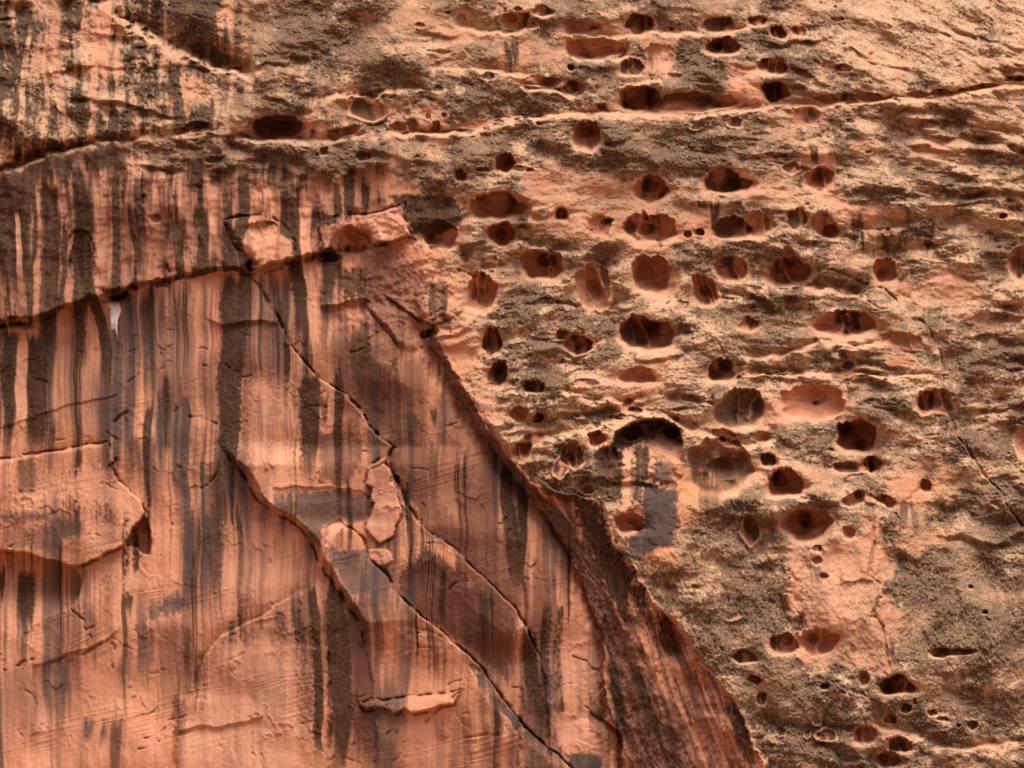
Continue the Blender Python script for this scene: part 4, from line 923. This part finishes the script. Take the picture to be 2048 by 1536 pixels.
    L.new(math_('ADD', .70, math_('ADD', math_('MULTIPLY', ng, .34), math_('MULTIPLY', nsp, .26))), gr.inputs['Value']); L.new(base, gr.inputs['Color'])
    L.new(gr.outputs[0], bs.inputs['Base Color'])
    # fine relief
    bmp = N.new('ShaderNodeBump'); bmp.inputs['Distance'].default_value = .035
    hgt = math_('ADD', math_('MULTIPLY', noise(flat, 16, 3, .7), math_('ADD', math_('MULTIPLY', C[2], 1.0), .22)), math_('MULTIPLY', ng, .25))
    L.new(hgt, bmp.inputs['Height']); bmp.inputs['Strength'].default_value = .75
    L.new(bmp.outputs[0], bs.inputs['Normal'])
    return m


def soil_material():
    m = bpy.data.materials.new('red_sand'); m.use_nodes = True
    n = m.node_tree; bs = n.nodes['Principled BSDF']
    tx = n.nodes.new('ShaderNodeTexNoise'); tx.inputs['Scale'].default_value = 3; tx.inputs['Detail'].default_value = 6
    rp = n.nodes.new('ShaderNodeValToRGB')
    rp.color_ramp.elements[0].color = (.26, .13, .075, 1); rp.color_ramp.elements[1].color = (.44, .25, .15, 1)
    n.links.new(tx.outputs['Fac'], rp.inputs[0]); n.links.new(rp.outputs[0], bs.inputs['Base Color'])
    bs.inputs['Roughness'].default_value = .95
    return m


ROCK = rock_material(); SOIL = soil_material()

# ================================================================== the cliff cut into its sections and parts
Uc = (U[:-1, :-1] + U[1:, 1:]) * f32(.5); Vc = (V[:-1, :-1] + V[1:, 1:]) * f32(.5)
c_ = lambda A_: (A_[:-1, :-1] + A_[1:, 1:]) * f32(.5)
lab = np.full(Uc.shape, 3, np.int32)                       # 3 buttress
USc, VSc = c_(US), c_(VS)
cU, cB, cM = c_(UPPER), c_(BUTT), c_(MID)
lab[cB < .5] = 2                                           # 2 lower varnished wall
lab[cM > .5] = 1                                           # 1 stained band
lab[cU > .5] = 0                                           # 0 upper cliff
SECT = lab.copy()
parts = []                                                 # (name, section, label or None)
BASE = 10


def new_part(name, sect, mask, label=None):
    i = BASE + len(parts); lab[mask] = i; parts.append((name, sect, label))


xac, xbc, xcc, xAc, xCc = c_(xa), c_(xb), c_(xc), c_(xA), c_(xC)
low = SECT == 2
new_part('slab', 2, low & (Uc > xbc) & (Uc < xAc) & (Vc > 560), 'streaked slab between the diagonal crack and the buttress')
new_part('slab', 2, low & (Uc > xcc) & (Uc < xbc) & (Vc > 1045) & (Vc < 1330), 'dark varnished slab wedged between two diagonal cracks')
new_part('slab', 2, low & (Uc > xac) & (Uc < np.where(Vc > 1045, xcc, xbc)) & (Vc > 885), 'pale slab with a stepped diagonal edge')
new_part('flank', 3, (SECT != 0) & (Uc > xAc) & (Uc < xCc) & (Vc > 700), 'fluted dark undercut flank of the buttress')


def pm(pts):
    p = np.array(pts); i0, i1 = np.searchsorted(UA, [p[:, 0].min() - 12, p[:, 0].max() + 12]); j0, j1 = np.searchsorted(VA, [p[:, 1].min() - 12, p[:, 1].max() + 12])
    m = np.zeros(Uc.shape, bool); s_ = (slice(j0, j1), slice(i0, i1)); m[s_] = poly_sdf(pts, Uc[s_], Vc[s_]) > 0
    return m


new_part('slab', 2, pm(SLAB_D), 'thick salmon slab with a ragged edge')
new_part('recess', 2, pm(RECESS_E), 'sunken dark streaked panel under a straight overhang')
new_part('recess', 2, pm(WINDOW_F), 'small dark opening behind the ragged slab edge')
new_part('flake', 2, pm(FLAKE_K), 'pale flake along the diagonal crack')
new_part('flake', 2, pm(FLAKE_L), 'bare orange flake scar in grey varnish')
new_part('flake', 2, pm(FLAKE_N), 'small cracked pale flake')
new_part('ledge', 2, pm(SHELF_H), 'thin overhanging rock shelf')
new_part('block', 1, pm(BLOCK_P), 'salmon block jutting out beside the buttress')
new_part('block', 1, pm(NOSE_Q), 'rounded orange rock nose')
new_part('bird_dropping', 2, pm([(214, 604), (240, 601), (238, 622), (235, 657), (228, 646), (223, 657), (218, 632)]), 'white bird dropping streak under a small hole')
for (cx, cy, rx, ry, rot, flat, pw) in HOLES:
    R = max(rx, ry) * 1.4 + 8
    i0, i1 = np.searchsorted(UA, [cx - R, cx + R]); j0, j1 = np.searchsorted(VA, [cy - R, cy + R])
    s_ = (slice(j0, min(j1, NV - 1)), slice(i0, min(i1, NU - 1)))
    x, y, r = hole_r(USc[s_], VSc[s_], cx, cy, rx, ry, rot, flat, pw)
    m = np.zeros(Uc.shape, bool); m[s_] = r < 1.0
    if m.sum() < 6: continue
    jc = min(np.searchsorted(VA, cy), NV - 2); ic = min(np.searchsorted(UA, cx), NU - 2)
    sect = int(np.bincount(SECT[m], minlength=4).argmax())
    new_part('hollow', sect, m)

jj, ii = np.meshgrid(np.arange(NV - 1), np.arange(NU - 1), indexing='ij')
q0 = (jj * NU + ii).ravel()
QUADS = np.stack([q0, q0 + NU, q0 + NU + 1, q0 + 1], -1).astype(np.int32)
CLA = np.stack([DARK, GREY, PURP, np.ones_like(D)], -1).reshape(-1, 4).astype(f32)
CLB = np.stack([PALE, TAN, ORNG, np.ones_like(D)], -1).reshape(-1, 4).astype(f32)
CLC = np.stack([TONE, crust, np.clip(ROUGH, 0, 1), np.ones_like(D)], -1).reshape(-1, 4).astype(f32)
WH = WHITE.ravel().astype(f32)
order = np.argsort(lab.ravel(), kind='stable'); labs = lab.ravel()[order]
cuts = np.searchsorted(labs, np.arange(0, BASE + len(parts) + 1))


def piece(i):
    f = QUADS[order[cuts[i]:cuts[i + 1]]]
    return f


def make_mesh(name, quads):
    vid, inv = np.unique(quads.ravel(), return_inverse=True)
    me = bpy.data.meshes.new(name)
    nf_ = len(quads)
    me.vertices.add(len(vid)); me.vertices.foreach_set('co', POS[vid].ravel())
    me.loops.add(nf_ * 4); me.loops.foreach_set('vertex_index', inv.astype(np.int32).ravel())
    me.polygons.add(nf_); me.polygons.foreach_set('loop_start', np.arange(0, nf_ * 4, 4, dtype=np.int32))
    me.polygons.foreach_set('loop_total', np.full(nf_, 4, np.int32))
    me.polygons.foreach_set('use_smooth', np.ones(nf_, bool))
    for nm, src in (('stain_a', CLA), ('stain_b', CLB), ('stain_c', CLC)):
        at = me.attributes.new(nm, 'FLOAT_COLOR', 'POINT'); at.data.foreach_set('color', src[vid].ravel())
    at = me.attributes.new('white', 'FLOAT', 'POINT'); at.data.foreach_set('value', WH[vid])
    me.update(calc_edges=True)
    me.materials.append(ROCK)
    return me


SECTION = [
    ('sandstone_cliff', 'pale weathered sandstone cliff leaning back above the long horizontal bedding crack', 'cliff'),
    ('sandstone_band', 'dark streaked sandstone band bulging between the two long bedding cracks', 'rock band'),
    ('sandstone_wall', 'smooth salmon sandstone wall striped with dark varnish and cut by diagonal cracks', 'rock wall'),
    ('sandstone_buttress', 'rough lichen-brown sandstone buttress pitted with round hollows', 'rock buttress'),
]
roots = []
for k, (nm, lb, cat) in enumerate(SECTION):
    ob = bpy.data.objects.new(nm, make_mesh(nm, piece(k))); COL.objects.link(ob)
    ob['label'] = lb; ob['category'] = cat; ob['kind'] = 'thing'
    roots.append(ob)
for k, (nm, sect, lb) in enumerate(parts):
    f = piece(BASE + k)
    if len(f) < 4: continue
    ob = bpy.data.objects.new(nm, make_mesh(nm, f)); COL.objects.link(ob)
    ob.parent = roots[sect]
    if lb: ob['label'] = lb

# ================================================================== canyon floor
gx = np.concatenate([[-3000, -800, -300], np.arange(-120, 121, 4.0), [300, 800, 3000]]); gy = np.concatenate([[-3000, -800, -200], np.arange(-60, 61, 4.0), [200, 800, 3000]])
GX, GY = np.meshgrid(gx, gy)
near = np.exp(-(np.maximum(np.abs(GX) - 60, 0) / 60) ** 2)
GZ = .25 * fbm(GX / 14, GY / 14, 3, 99) * near * np.clip(np.hypot(GX, GY) / 8, 0, 1)
GZ -= .05
me = bpy.data.meshes.new('ground')
nv_, nu_ = GX.shape
vv = np.stack([GX, GY, GZ], -1).reshape(-1, 3).tolist()
ff = [(j * nu_ + i, j * nu_ + i + 1, (j + 1) * nu_ + i + 1, (j + 1) * nu_ + i) for j in range(nv_ - 1) for i in range(nu_ - 1)]
me.from_pydata(vv, [], ff); me.update(); me.materials.append(SOIL)
for p_ in me.polygons: p_.use_smooth = True
g = bpy.data.objects.new('ground', me); COL.objects.link(g)
g['kind'] = 'structure'; g['label'] = 'red sandy canyon floor in front of the cliff'
